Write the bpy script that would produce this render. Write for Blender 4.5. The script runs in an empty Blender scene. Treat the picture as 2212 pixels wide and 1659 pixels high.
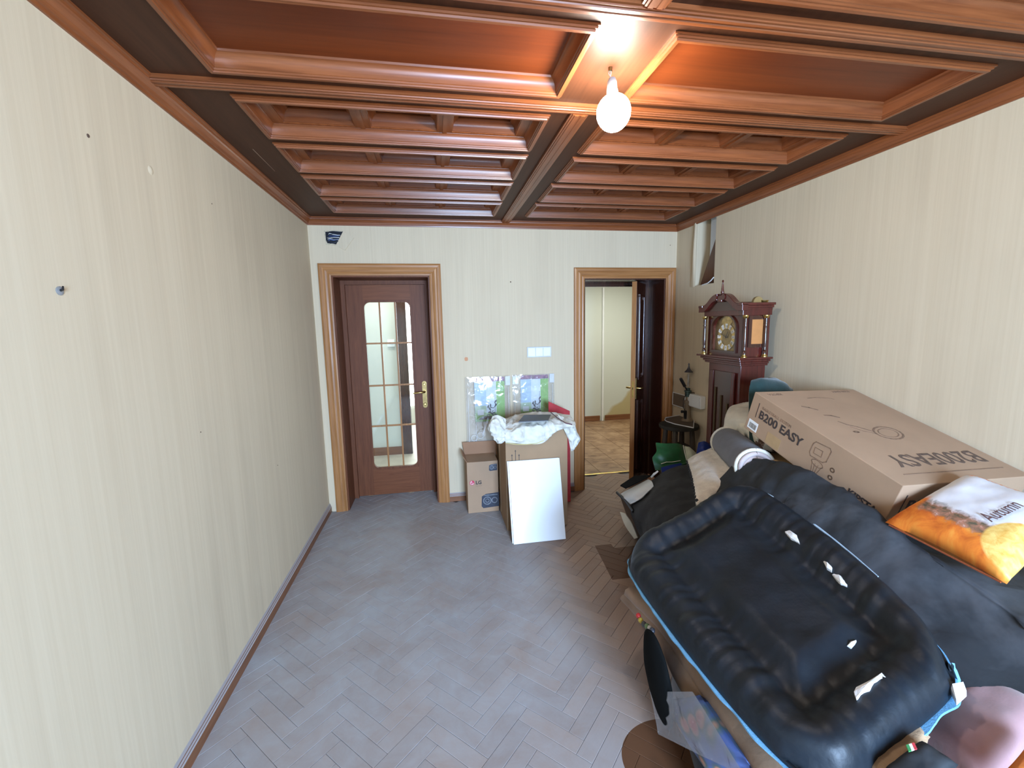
import bpy, bmesh, math, random
import numpy as np
from mathutils import Vector, Matrix, noise as mnoise

random.seed(7)
SC = bpy.context.scene
COL = SC.collection
PI = math.pi

# ------------------------------------------------------------------ camera
FPX, YAW, PITCH, ROLL, CH = 938.877, 0.173699, 0.134828, -0.020102, 1.59208
FW = Vector((math.sin(YAW) * math.cos(PITCH), math.cos(YAW) * math.cos(PITCH), -math.sin(PITCH)))
_r = Vector((math.cos(YAW), -math.sin(YAW), 0))
_u = _r.cross(FW)
RT = math.cos(ROLL) * _r + math.sin(ROLL) * _u
UP = -math.sin(ROLL) * _r + math.cos(ROLL) * _u
CAM = Vector((0, 0, CH))
cd = bpy.data.cameras.new('camera')
cam = bpy.data.objects.new('camera', cd)
COL.objects.link(cam)
cd.sensor_fit = 'HORIZONTAL'
cd.sensor_width = 36
cd.lens = FPX / 2212 * 36
cd.clip_start = 0.02
cam.matrix_world = Matrix(((RT.x, UP.x, -FW.x, 0), (RT.y, UP.y, -FW.y, 0), (RT.z, UP.z, -FW.z, CH), (0, 0, 0, 1)))
SC.camera = cam


def _ray(x, y):
    return FW + RT * ((x - 1106) / FPX) - UP * ((y - 829.5) / FPX)


def pz(x, y, z):                       # photo pixel -> point at height z
    d = _ray(x, y)
    return CAM + d * ((z - CAM.z) / d.z)


def py_(x, y, Y):                      # photo pixel -> point on plane y = Y
    d = _ray(x, y)
    return CAM + d * (Y / d.y)


def px_(x, y, X):                      # photo pixel -> point on plane x = X
    d = _ray(x, y)
    return CAM + d * (X / d.x)


# ------------------------------------------------------------------ world, daylight, exposure
XL, XR, YB, YF = -0.966, 2.268, 3.859, -2.10     # room: left, right, back wall, wall behind the viewer
HB, HC = 2.48, 2.42                              # ceiling boards, underside of cornice
W = bpy.data.worlds.new('world')
SC.world = W
W.use_nodes = True
W.node_tree.nodes['Background'].inputs[0].default_value = (0.62, 0.78, 1.0, 1)
W.node_tree.nodes['Background'].inputs[1].default_value = 1.2
WIN = (0.15, 1.35, 0.62, 2.20)                  # balcony window behind the viewer: x0 x1 z0 z1


def area(name, loc, rot, sx, sy, power, col):
    l = bpy.data.lights.new(name, 'AREA')
    l.shape = 'RECTANGLE'
    l.size, l.size_y, l.energy, l.color = sx, sy, power, col
    o = bpy.data.objects.new(name, l)
    o.location, o.rotation_euler = loc, rot
    COL.objects.link(o)
    return o


DAY = area('daylight_window', ((WIN[0] + WIN[1]) / 2, YF - 0.36, (WIN[2] + WIN[3]) / 2), (PI / 2 - .40, 0, 0), WIN[1] - WIN[0] - .04, WIN[3] - WIN[2] - .10, 310, (0.47, 0.68, 1.0))
DAY.data.spread = math.radians(160)          # sky light comes from above, little of it goes up to the ceiling
area('hall_fill_light', (2.6, 5.4, 2.36), (0, 0, 0), .5, .5, 26, (0.97, 1.0, 0.93))  # unseen area light added to brighten the hall
area('corridor_fill_light', (-0.6, 4.9, 2.36), (0, 0, 0), .4, .4, 9, (0.97, 1.0, 0.94))  # added fill for the corridor, no visible fitting
BULB_STRENGTH = 140.0
vs = SC.view_settings
vs.view_transform = 'Standard'
vs.look = 'None'
vs.exposure = 0.60
vs.gamma = 1
vs.use_curve_mapping = False

# ------------------------------------------------------------------ object helpers
WM = {}


def tag(o, label=None, cat=None, group=None, kind=None):
    if label: o['label'] = label
    if cat: o['category'] = cat
    if group: o['group'] = group
    if kind: o['kind'] = kind
    return o


def thing(name, label, cat, loc=(0, 0, 0), rz=0.0, group=None, kind=None, mat=None):
    o = bpy.data.objects.new(name, None)
    o.empty_display_size = .1
    M = mat if mat is not None else Matrix.Translation(loc) @ Matrix.Rotation(rz, 4, 'Z')
    o.matrix_world = M
    COL.objects.link(o)
    WM[o.name] = M
    return tag(o, label, cat, group, kind)


def link(name, me, parent=None, mat=None, local=False):
    o = bpy.data.objects.new(name, me)
    COL.objects.link(o)
    if mat is not None:
        me.materials.clear()
        for m in (mat if isinstance(mat, (list, tuple)) else [mat]):
            me.materials.append(m)
    if parent is not None:
        o.parent = parent
        M = WM.get(parent.name, Matrix())
        WM[o.name] = M
        if not local:
            me.transform(M.inverted())
    else:
        WM[o.name] = Matrix()
    return o


def smooth(me, on=True, angle=None):
    me.polygons.foreach_set('use_smooth', [on] * len(me.polygons))
    if angle is not None:
        try:
            me.set_sharp_from_angle(angle=math.radians(angle))
        except Exception:
            pass
    me.update()


class MB:
    """collects shapes of ONE part"""
    def __init__(s):
        s.v, s.f, s.m = [], [], []
        s.mi = 0

    def add(s, vs, fs):
        n = len(s.v)
        s.v += [tuple(p) for p in vs]
        s.f += [tuple(n + i for i in f) for f in fs]
        s.m += [s.mi] * len(fs)
        return s

    def box(s, lo, hi):
        x0, y0, z0 = lo; x1, y1, z1 = hi
        return s.add([(x0, y0, z0), (x1, y0, z0), (x1, y1, z0), (x0, y1, z0), (x0, y0, z1), (x1, y0, z1), (x1, y1, z1), (x0, y1, z1)],
                     [(0, 3, 2, 1), (4, 5, 6, 7), (0, 1, 5, 4), (1, 2, 6, 5), (2, 3, 7, 6), (3, 0, 4, 7)])

    def hexa(s, p):                 # 8 corners, bottom 4 then top 4
        return s.add(p, [(0, 3, 2, 1), (4, 5, 6, 7), (0, 1, 5, 4), (1, 2, 6, 5), (2, 3, 7, 6), (3, 0, 4, 7)])

    def tube(s, pts, r, seg=10, cap=True):
        pts = [Vector(p) for p in pts]
        rs = r if isinstance(r, (list, tuple)) else [r] * len(pts)
        rings = []
        up = None
        for i, p in enumerate(pts):
            d = (pts[min(i + 1, len(pts) - 1)] - pts[max(i - 1, 0)]).normalized()
            if up is None:
                up = Vector((0, 0, 1)) if abs(d.z) < .9 else Vector((1, 0, 0))
            a = (up - d * up.dot(d)).normalized()
            up = a
            b = d.cross(a)
            rings.append([p + (a * math.cos(2 * PI * k / seg) + b * math.sin(2 * PI * k / seg)) * rs[i] for k in range(seg)])
        fs = []
        for i in range(len(pts) - 1):
            for k in range(seg):
                fs.append((i * seg + k, i * seg + (k + 1) % seg, (i + 1) * seg + (k + 1) % seg, (i + 1) * seg + k))
        if cap:
            fs.append(tuple(range(seg))[::-1])
            fs.append(tuple((len(pts) - 1) * seg + k for k in range(seg)))
        return s.add([q for r_ in rings for q in r_], fs)

    def lathe(s, prof, c=(0, 0, 0), seg=24, axis='Z', a0=0., a1=2 * PI):
        full = abs(a1 - a0 - 2 * PI) < 1e-6
        n = seg if full else seg + 1
        vsx = []
        for (r, h) in prof:
            for k in range(n):
                a = a0 + (a1 - a0) * k / seg
                if axis == 'Z': q = (r * math.cos(a), r * math.sin(a), h)
                elif axis == 'Y': q = (r * math.cos(a), h, r * math.sin(a))
                else: q = (h, r * math.cos(a), r * math.sin(a))
                vsx.append((c[0] + q[0], c[1] + q[1], c[2] + q[2]))
        fs = []
        for i in range(len(prof) - 1):
            for k in range(n if full else n - 1):
                k2 = (k + 1) % n
                fs.append((i * n + k, i * n + k2, (i + 1) * n + k2, (i + 1) * n + k))
        fs.append(tuple(range(n))[::-1])
        fs.append(tuple((len(prof) - 1) * n + k for k in range(n)))
        return s.add(vsx, fs)

    def prism(s, poly, fn, t0, t1):   # 2D polygon -> fn(u, v, t)
        n = len(poly)
        vsx = [fn(u, v, t0) for u, v in poly] + [fn(u, v, t1) for u, v in poly]
        fs = [tuple(range(n))[::-1], tuple(range(n, 2 * n))]
        fs += [(i, (i + 1) % n, n + (i + 1) % n, n + i) for i in range(n)]
        return s.add(vsx, fs)

    def mesh(s, name):
        me = bpy.data.meshes.new(name)
        me.from_pydata(s.v, [], s.f)
        me.polygons.foreach_set('material_index', s.m)
        bm = bmesh.new()
        bm.from_mesh(me)
        bmesh.ops.recalc_face_normals(bm, faces=bm.faces)
        bm.to_mesh(me)
        bm.free()
        me.update()
        return me

    def build(s, name, mat, parent=None, bevel=0, sm=None, local=False, bseg=2):
        me = s.mesh(name)
        if bevel:
            bm = bmesh.new()
            bm.from_mesh(me)
            bmesh.ops.remove_doubles(bm, verts=bm.verts, dist=1e-6)
            bmesh.ops.bevel(bm, geom=list(bm.edges), offset=bevel, segments=bseg, affect='EDGES', clamp_overlap=True, profile=.5)
            bm.to_mesh(me)
            bm.free()
        if sm is not None:
            smooth(me, True, sm)
        return link(name, me, parent, mat, local)


def box(name, lo, hi, mat, parent=None, bevel=0, local=False):
    return MB().box(lo, hi).build(name, mat, parent, bevel=bevel, local=local)


def cyl(name, p0, p1, r, mat, parent=None, seg=16, sm=40, local=False):
    return MB().tube([p0, p1], r, seg).build(name, mat, parent, sm=sm, local=local)


def struct(o):
    o['kind'] = 'structure'
    return o


def plate_hole(outer, inner, fn, t0, t1, name, mat, parent=None):
    """flat plate with one hole; outer / inner are 2-D loops"""
    bm = bmesh.new()
    def loop(pts, t):
        vv = [bm.verts.new(fn(u, v, t)) for u, v in pts]
        return vv, [bm.edges.new((vv[i], vv[(i + 1) % len(vv)])) for i in range(len(vv))]
    vo, eo = loop(outer, t0)
    vi, ei = loop(inner, t0)
    bmesh.ops.triangle_fill(bm, use_beauty=True, use_dissolve=False, edges=eo + ei)
    faces = list(bm.faces)
    r = bmesh.ops.extrude_face_region(bm, geom=faces)
    d = Vector(fn(0, 0, t1)) - Vector(fn(0, 0, t0))
    bmesh.ops.translate(bm, vec=d, verts=[e for e in r['geom'] if isinstance(e, bmesh.types.BMVert)])
    bmesh.ops.recalc_face_normals(bm, faces=bm.faces)
    me = bpy.data.meshes.new(name)
    bm.to_mesh(me)
    bm.free()
    return link(name, me, parent, mat)


def rrect(x0, z0, x1, z1, r, n=6):
    p = []
    for cx, cz, a in ((x1 - r, z0 + r, -PI / 2), (x1 - r, z1 - r, 0), (x0 + r, z1 - r, PI / 2), (x0 + r, z0 + r, PI)):
        for k in range(n + 1):
            t = a + PI / 2 * k / n
            p.append((cx + r * math.cos(t), cz + r * math.sin(t)))
    return p


def copy_tree(o, parent=None):
    c = o.copy()
    COL.objects.link(c)
    if parent is not None: c.parent = parent
    for ch in list(o.children):
        copy_tree(ch, c)
    return c


# ---- soft shapes
def _cr(p0, p1, p2, p3, t):
    return 0.5 * ((2 * p1) + (-p0 + p2) * t + (2 * p0 - 5 * p1 + 4 * p2 - p3) * t * t + (-p0 + 3 * p1 - 3 * p2 + p3) * t ** 3)


def crgrid(ctrl, nu, nv):
    """ctrl [rows][cols] of 3-D points -> smooth grid array (nu*rows, nv*cols)"""
    C = np.array([[tuple(p) for p in r] for r in ctrl], float)
    def res(A, n):
        m = A.shape[0]
        out = []
        N = (m - 1) * n
        for i in range(N + 1):
            k = min(i // n, m - 2); t = i / n - k
            g = lambda j: A[j] if 0 <= j < m else (2 * A[0] - A[1] if j < 0 else 2 * A[m - 1] - A[m - 2])
            out.append(_cr(g(k - 1), g(k), g(k + 1), g(k + 2), t))
        return np.array(out)
    G = res(C, nu)
    return np.transpose(res(np.transpose(G, (1, 0, 2)), nv), (1, 0, 2))


def gnormals(G):
    du = np.gradient(G, axis=0); dv = np.gradient(G, axis=1)
    n = np.cross(du, dv)
    l = np.linalg.norm(n, axis=2, keepdims=True); l[l == 0] = 1
    return n / l


def wrinkle(G, amp, scale, seed=0, stretch=(1, 1, 1), ridge=0.0, fade=3):
    N = gnormals(G)
    for i in range(G.shape[0]):
        for j in range(G.shape[1]):
            p = Vector((G[i, j, 0] * stretch[0], G[i, j, 1] * stretch[1], G[i, j, 2] * stretch[2])) * scale + Vector((seed * 3.7, seed * 1.3, seed))
            a = mnoise.noise(p) + .5 * mnoise.noise(p * 2.3) + .25 * mnoise.noise(p * 5.1)
            if ridge:
                b = 1 - 2 * abs(mnoise.noise(p * .9 + Vector((7, 2, 5)))) ; b2 = 1 - 2 * abs(mnoise.noise(p * 2.1 + Vector((1, 9, 3))))
                a = a * (1 - ridge) + ridge * (max(0, b) ** 3 + .5 * max(0, b2) ** 3) * 1.6
            e = min(1.0, min(i, j, G.shape[0] - 1 - i, G.shape[1] - 1 - j) / fade * .85 + .15)
            G[i, j] += N[i, j] * a * amp * e
    return G


def gmesh(name, G, thick, mats, parent=None, flip=False, back_mat=0, local=False):
    """closed sheet from a grid; thick goes against the normal"""
    n, m = G.shape[:2]
    N = gnormals(G)
    if flip: N = -N
    B = G - N * thick
    v = [tuple(p) for p in G.reshape(-1, 3)] + [tuple(p) for p in B.reshape(-1, 3)]
    K = n * m
    f, mi = [], []
    for i in range(n - 1):
        for j in range(m - 1):
            a, b, c, d = i * m + j, (i + 1) * m + j, (i + 1) * m + j + 1, i * m + j + 1
            f.append((a, b, c, d)); mi.append(0)
            f.append((K + d, K + c, K + b, K + a)); mi.append(back_mat)
    bd = [j for j in range(m)] + [i * m + m - 1 for i in range(1, n)] + [(n - 1) * m + j for j in range(m - 2, -1, -1)] + [i * m for i in range(n - 2, 0, -1)]
    for k in range(len(bd)):
        a, b = bd[k], bd[(k + 1) % len(bd)]
        f.append((a, b, K + b, K + a)); mi.append(back_mat)
    me = bpy.data.meshes.new(name)
    me.from_pydata(v, [], f)
    me.polygons.foreach_set('material_index', mi)
    bm = bmesh.new(); bm.from_mesh(me)
    bmesh.ops.recalc_face_normals(bm, faces=bm.faces)
    bm.to_mesh(me); bm.free()
    smooth(me, True, 60)
    return link(name, me, parent, mats, local)


def cushion_grid(c, n=22):
    """c: 4 corners (a b c d around). returns bilinear grid"""
    a, b, cc, d = [np.array(tuple(p)) for p in c]
    G = np.zeros((n + 1, n + 1, 3))
    for i in range(n + 1):
        for j in range(n + 1):
            u, v = i / n, j / n
            G[i, j] = a * (1 - u) * (1 - v) + b * u * (1 - v) + cc * u * v + d * (1 - u) * v
    return G


def cushion(name, corners, thick, mats, parent=None, n=22, wr=.006, ws=9, seed=1, pinch=.10, power=.45, flat_bottom=.55):
    G = cushion_grid(corners, n)
    c0 = G.reshape(-1, 3).mean(axis=0)
    N0 = np.cross(G[n, 0] - G[0, 0], G[0, n] - G[0, 0]); N0 /= np.linalg.norm(N0)
    if N0[2] < 0: N0 = -N0
    T = np.zeros((n + 1, n + 1))
    for i in range(n + 1):
        for j in range(n + 1):
            u, v = i / n * 2 - 1, j / n * 2 - 1
            k = 1 - pinch * (u * u * (1 - v * v) + v * v * (1 - u * u))
            G[i, j] = c0 + (G[i, j] - c0) * k
            T[i, j] = thick * max(0, (1 - u ** 4) * (1 - v ** 4)) ** power
    top = G + N0 * T[..., None] * .5
    bot = G - N0 * T[..., None] * flat_bottom
    if wr: top = wrinkle(top, wr, ws, seed)
    m = n + 1
    v = [tuple(p) for p in top.reshape(-1, 3)] + [tuple(p) for p in bot.reshape(-1, 3)]
    K = m * m
    f = []
    for i in range(n):
        for j in range(n):
            a, b, cx, d = i * m + j, (i + 1) * m + j, (i + 1) * m + j + 1, i * m + j + 1
            f.append((a, b, cx, d)); f.append((K + d, K + cx, K + b, K + a))
    bd = [j for j in range(m)] + [i * m + m - 1 for i in range(1, m)] + [(m - 1) * m + j for j in range(m - 2, -1, -1)] + [i * m for i in range(m - 2, 0, -1)]
    for k in range(len(bd)):
        f.append((bd[k], bd[(k + 1) % len(bd)], K + bd[(k + 1) % len(bd)], K + bd[k]))
    me = bpy.data.meshes.new(name)
    me.from_pydata(v, [], f)
    uv = me.uv_layers.new(name='uv')
    for lp in me.loops:
        q = lp.vertex_index % K
        uv.data[lp.index].uv = ((q // m) / n, (q % m) / n)
    bm = bmesh.new(); bm.from_mesh(me)
    bmesh.ops.remove_doubles(bm, verts=bm.verts, dist=1e-5)
    bmesh.ops.recalc_face_normals(bm, faces=bm.faces)
    bm.to_mesh(me); bm.free()
    smooth(me, True)
    return link(name, me, parent, mats)


def blob(name, c, r, mat, parent=None, wr=.15, ws=2.2, seed=3, sub=4, flat=None, rot=None):
    """lumpy closed body: ellipsoid with noise"""
    bm = bmesh.new()
    bmesh.ops.create_icosphere(bm, subdivisions=sub, radius=1)
    R = rot or Matrix()
    for v in bm.verts:
        p = v.co.copy()
        k = 1 + wr * (mnoise.noise(p * ws + Vector((seed, seed * .7, 0))) + .5 * mnoise.noise(p * ws * 2.4 + Vector((0, seed, 0))))
        q = Vector((p.x * r[0], p.y * r[1], p.z * r[2])) * k
        q = R @ q + Vector(c)
        if flat is not None: q.z = max(q.z, flat)
        v.co = q
    me = bpy.data.meshes.new(name)
    bm.to_mesh(me); bm.free()
    smooth(me, True)
    return link(name, me, parent, mat)


def text_mesh(txt, size=1.0, ext=.0005, off=0.0, shear=0.0, xs=1.0):
    cu = bpy.data.curves.new('t', 'FONT')
    cu.body, cu.size, cu.extrude, cu.offset, cu.shear = txt, size, ext, off, shear
    cu.resolution_u = 3
    o = bpy.data.objects.new('t', cu)
    COL.objects.link(o)
    dg = bpy.context.evaluated_depsgraph_get()
    me = bpy.data.meshes.new_from_object(o.evaluated_get(dg))
    bpy.data.objects.remove(o)
    for v in me.vertices: v.co.x *= xs
    return me


def lettering(name, txt, org, ux, uy, size, mat, parent, off=0.0, ext=.0004, shear=0.0, xs=1.0, lift=.0006):
    """flat print at org, reading along ux with up uy (world)"""
    me = text_mesh(txt, size, ext, off, shear, xs)
    ux = Vector(ux).normalized(); uy = Vector(uy).normalized(); n = ux.cross(uy)
    o = Vector(org) + n * lift
    me.transform(Matrix(((ux.x, uy.x, n.x, o.x), (ux.y, uy.y, n.y, o.y), (ux.z, uy.z, n.z, o.z), (0, 0, 0, 1))))
    me.name = name
    return link(name, me, parent, mat)


# ------------------------------------------------------------------ materials
def nt(name):
    m = bpy.data.materials.new(name)
    m.use_nodes = True
    t = m.node_tree
    b = t.nodes['Principled BSDF']
    return m, t, b


def N(t, typ, **k):
    n = t.nodes.new(typ)
    for a, v in k.items(): setattr(n, a, v)
    return n


def L(t, a, b): t.links.new(a, b)


def ramp(t, fac, stops):
    r = N(t, 'ShaderNodeValToRGB')
    e = r.color_ramp.elements
    while len(e) < len(stops): e.new(.5)
    for i, (p, c) in enumerate(stops):
        e[i].position = p; e[i].color = (*c, 1)
    L(t, fac, r.inputs[0])
    return r.outputs[0]


def noise_tex(t, vec, scale, detail=4, rough=.55, dist=0):
    n = N(t, 'ShaderNodeTexNoise')
    n.inputs['Scale'].default_value = scale
    n.inputs['Detail'].default_value = detail
    n.inputs['Roughness'].default_value = rough
    n.inputs['Distortion'].default_value = dist
    if vec is not None: L(t, vec, n.inputs['Vector'])
    return n.outputs['Fac']


def coords(t, which='Object', scale=(1, 1, 1), rot=(0, 0, 0)):
    if which == 'World':
        s = N(t, 'ShaderNodeNewGeometry').outputs['Position']
    else:
        s = N(t, 'ShaderNodeTexCoord').outputs[which]
    mp = N(t, 'ShaderNodeMapping')
    mp.inputs['Scale'].default_value = scale
    mp.inputs['Rotation'].default_value = rot
    L(t, s, mp.inputs[0])
    return mp.outputs[0]


def bump(t, b, h, strength=.2, dist=.01):
    n = N(t, 'ShaderNodeBump')
    n.inputs['Strength'].default_value = strength
    n.inputs['Distance'].default_value = dist
    L(t, h, n.inputs['Height'])
    L(t, n.outputs[0], b.inputs['Normal'])


def math_(t, op, a, b=None):
    n = N(t, 'ShaderNodeMath', operation=op)
    for i, q in enumerate((a, b)):
        if q is None: continue
        if isinstance(q, (int, float)): n.inputs[i].default_value = q
        else: L(t, q, n.inputs[i])
    return n.outputs[0]


def mixc(t, fac, a, b):
    n = N(t, 'ShaderNodeMix', data_type='RGBA')
    for s, q in ((n.inputs[0], fac), (n.inputs[6], a), (n.inputs[7], b)):
        if isinstance(q, (int, float)): s.default_value = q
        elif isinstance(q, tuple): s.default_value = (*q, 1)
        else: L(t, q, s)
    return n.outputs[2]


def plain(name, col, rough=.6, metal=0, var=.12, scale=8, bmp=.0, bscale=60, coat=0, spec=.5, sheen=0):
    m, t, b = nt(name)
    v = coords(t)
    f = noise_tex(t, v, scale, 5)
    c0 = tuple(max(0, c * (1 - var)) for c in col); c1 = tuple(min(1, c * (1 + var)) for c in col)
    L(t, ramp(t, f, [(.3, c0), (.7, c1)]), b.inputs['Base Color'])
    b.inputs['Roughness'].default_value = rough
    b.inputs['Metallic'].default_value = metal
    b.inputs['Specular IOR Level'].default_value = spec
    if coat:
        b.inputs['Coat Weight'].default_value = coat
        b.inputs['Coat Roughness'].default_value = .12
    if sheen:
        b.inputs['Sheen Weight'].default_value = sheen
    if bmp: bump(t, b, noise_tex(t, v, bscale, 3), bmp, .004)
    return m


def wood(name, c0, c1, axis='X', rough=.35, coat=.2, sc=1.0, which='Object', spec=.5):
    m, t, b = nt(name)
    s = {'X': (1.2, 22, 22), 'Y': (22, 1.2, 22), 'Z': (22, 22, 1.2)}[axis]
    v = coords(t, which, tuple(q * sc for q in s))
    f = noise_tex(t, v, 2.2, 6, .6, .6)
    fine = noise_tex(t, v, 9, 3, .5)
    oi = N(t, 'ShaderNodeObjectInfo')
    f2 = math_(t, 'ADD', math_(t, 'MULTIPLY', f, .75), math_(t, 'MULTIPLY', fine, .25))
    f3 = math_(t, 'ADD', f2, math_(t, 'MULTIPLY', math_(t, 'SUBTRACT', oi.outputs['Random'], .5), .12))
    L(t, ramp(t, f3, [(.3, c0), (.72, c1)]), b.inputs['Base Color'])
    b.inputs['Roughness'].default_value = rough
    b.inputs['Specular IOR Level'].default_value = spec
    b.inputs['Coat Weight'].default_value = coat
    b.inputs['Coat Roughness'].default_value = .18
    bump(t, b, fine, .06, .002)
    return m


def emit(name, col, strength):
    m, t, b = nt(name)
    b.inputs['Base Color'].default_value = (1, 1, 1, 1)
    b.inputs['Emission Color'].default_value = (*col, 1)
    b.inputs['Emission Strength'].default_value = strength
    return m


def clear(name, tint=(1, 1, 1), refl=.08, rough=.03, haze=0.0, crinkle=0.0, fres=.7):
    """thin clear sheet: see-through with surface reflection"""
    m, t, b = nt(name)
    out = t.nodes['Material Output']
    tr = N(t, 'ShaderNodeBsdfTransparent'); tr.inputs[0].default_value = (*tint, 1)
    gl = N(t, 'ShaderNodeBsdfGlossy'); gl.inputs['Roughness'].default_value = rough
    fr = N(t, 'ShaderNodeLayerWeight'); fr.inputs[0].default_value = .35
    if crinkle:
        bp = N(t, 'ShaderNodeBump'); bp.inputs['Strength'].default_value = crinkle; bp.inputs['Distance'].default_value = .02
        L(t, noise_tex(t, coords(t), 14, 2, .4, .8), bp.inputs['Height'])
        L(t, bp.outputs[0], gl.inputs['Normal']); L(t, bp.outputs[0], fr.inputs['Normal'])
    fac = math_(t, 'ADD', math_(t, 'MULTIPLY', fr.outputs['Fresnel'], fres), refl)
    mx = N(t, 'ShaderNodeMixShader')
    L(t, fac, mx.inputs[0]); L(t, tr.outputs[0], mx.inputs[1]); L(t, gl.outputs[0], mx.inputs[2])
    last = mx.outputs[0]
    if haze:
        df = N(t, 'ShaderNodeBsdfDiffuse'); df.inputs[0].default_value = (.9, .92, .95, 1)
        m2 = N(t, 'ShaderNodeMixShader'); m2.inputs[0].default_value = haze
        L(t, last, m2.inputs[1]); L(t, df.outputs[0], m2.inputs[2]); last = m2.outputs[0]
    L(t, last, out.inputs[0])
    return m


def wallpaper(name, c0, c1, stain):
    m, t, b = nt(name)
    v = coords(t, 'World', (70, 70, .9))
    f = noise_tex(t, v, 1.0, 5, .65)
    v2 = coords(t, 'World', (1, 1, .8))
    big = noise_tex(t, v2, 1.3, 4, .55)
    v3 = coords(t, 'World', (9, 9, .35))
    mid = noise_tex(t, v3, 1.0, 4, .6)
    c = ramp(t, f, [(.25, c0), (.75, c1)])
    k = math_(t, 'MULTIPLY', ramp(t, mid, [(.45, (0, 0, 0)), (.75, (1, 1, 1))]), ramp(t, big, [(.4, (.1, .1, .1)), (.7, (1, 1, 1))]))
    c = mixc(t, math_(t, 'MULTIPLY', k, .7), c, stain)
    L(t, c, b.inputs['Base Color'])
    b.inputs['Roughness'].default_value = .75
    b.inputs['Specular IOR Level'].default_value = .25
    bump(t, b, f, .08, .002)
    return m


M = {}
M['wallpaper'] = wallpaper('wallpaper', (.595, .487, .335), (.665, .562, .402), (.48, .39, .27))
M['ceil_board'] = wood('ceiling_board_wood', (.046, .016, .007), (.080, .029, .013), 'Y', .50, .0, .5, 'Object', .18)
M['ceil_mould_x'] = wood('ceiling_moulding_wood', (.140, .038, .011), (.300, .094, .030), 'X', .33, .08, .8, 'Object', .40)
M['ceil_mould_y'] = wood('ceiling_moulding_wood_along', (.140, .038, .011), (.300, .094, .030), 'Y', .33, .08, .8, 'Object', .40)
M['ceil_panel'] = wood('ceiling_panel_wood', (.115, .022, .005), (.205, .045, .010), 'X', .40, .0, .35, 'Object', .3)
M['trim'] = wood('architrave_wood', (.27, .112, .033), (.47, .22, .078), 'Z', .42, .1, .8, 'Object', .35)
M['trim_x'] = wood('architrave_wood_head', (.27, .112, .033), (.47, .22, .078), 'X', .42, .1, .8, 'Object', .35)
M['door'] = wood('door_veneer', (.105, .033, .013), (.185, .062, .025), 'Z', .5, .0, 1.2, 'Object', .25)
M['door_x'] = wood('door_veneer_rail', (.125, .039, .014), (.21, .072, .028), 'X', .5, .0, 1.2, 'Object', .25)
M['jamb'] = wood('jamb_wood', (.075, .028, .013), (.13, .05, .022), 'Z', .4, .2, 1.0)
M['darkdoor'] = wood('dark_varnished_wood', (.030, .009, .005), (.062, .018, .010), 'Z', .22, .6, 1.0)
M['base'] = wood('baseboard_wood', (.16, .06, .022), (.27, .11, .045), 'Y', .45, .1, .8)
M['base_x'] = wood('baseboard_wood_back', (.16, .06, .022), (.27, .11, .045), 'X', .45, .1, .8)
M['clockwood'] = wood('mahogany', (.050, .007, .005), (.105, .015, .010), 'Z', .25, .5, 1.0)
M['brass'] = plain('brass', (.62, .43, .14), .32, 1, .15, 20)
M['oldbrass'] = plain('aged_brass', (.22, .15, .06), .38, 1, .25, 25)
M['white'] = plain('white_plastic', (.80, .81, .80), .35, 0, .03)
M['cream_wall'] = plain('cream_paint', (.60, .61, .54), .8, 0, .04, 2)
M['white_paint'] = plain('white_plaster', (.74, .74, .70), .8, 0, .05, 3)
M['black'] = plain('black_plastic', (.012, .012, .013), .35, 0, .3)
M['steel'] = plain('steel', (.55, .55, .56), .3, 1, .1)
M['grey'] = plain('grey_plastic', (.25, .25, .25), .5)
M['ink'] = plain('dark_print', (.045, .032, .028), .6, 0, .2, 40)
M['ink_soft'] = plain('faded_print', (.22, .135, .085), .7, 0, .25, 60)
M['glass'] = clear('door_glass', (.97, 1, .98), .05)
M['film'] = clear('clear_plastic_film', (.98, .98, .98), .05, .10, .06, .28)


def dusty(base_m, name, dust=(.40, .40, .42)):
    """copy of a wood material with grey dust lying on faces that look up"""
    m = base_m.copy(); m.name = name
    t = m.node_tree; b = t.nodes['Principled BSDF']
    src = b.inputs['Base Color'].links[0].from_socket
    g = N(t, 'ShaderNodeNewGeometry'); sp = N(t, 'ShaderNodeSeparateXYZ'); L(t, g.outputs['True Normal'], sp.inputs[0])
    k = N(t, 'ShaderNodeMapRange'); k.inputs[1].default_value = .1; k.inputs[2].default_value = .6; k.inputs[4].default_value = .85
    L(t, sp.outputs[2], k.inputs[0])
    L(t, mixc(t, k.outputs[0], src, dust), b.inputs['Base Color'])
    return m


M['base_d'] = dusty(M['base'], 'baseboard_wood_dusty')
M['base_xd'] = dusty(M['base_x'], 'baseboard_back_dusty')


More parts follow.
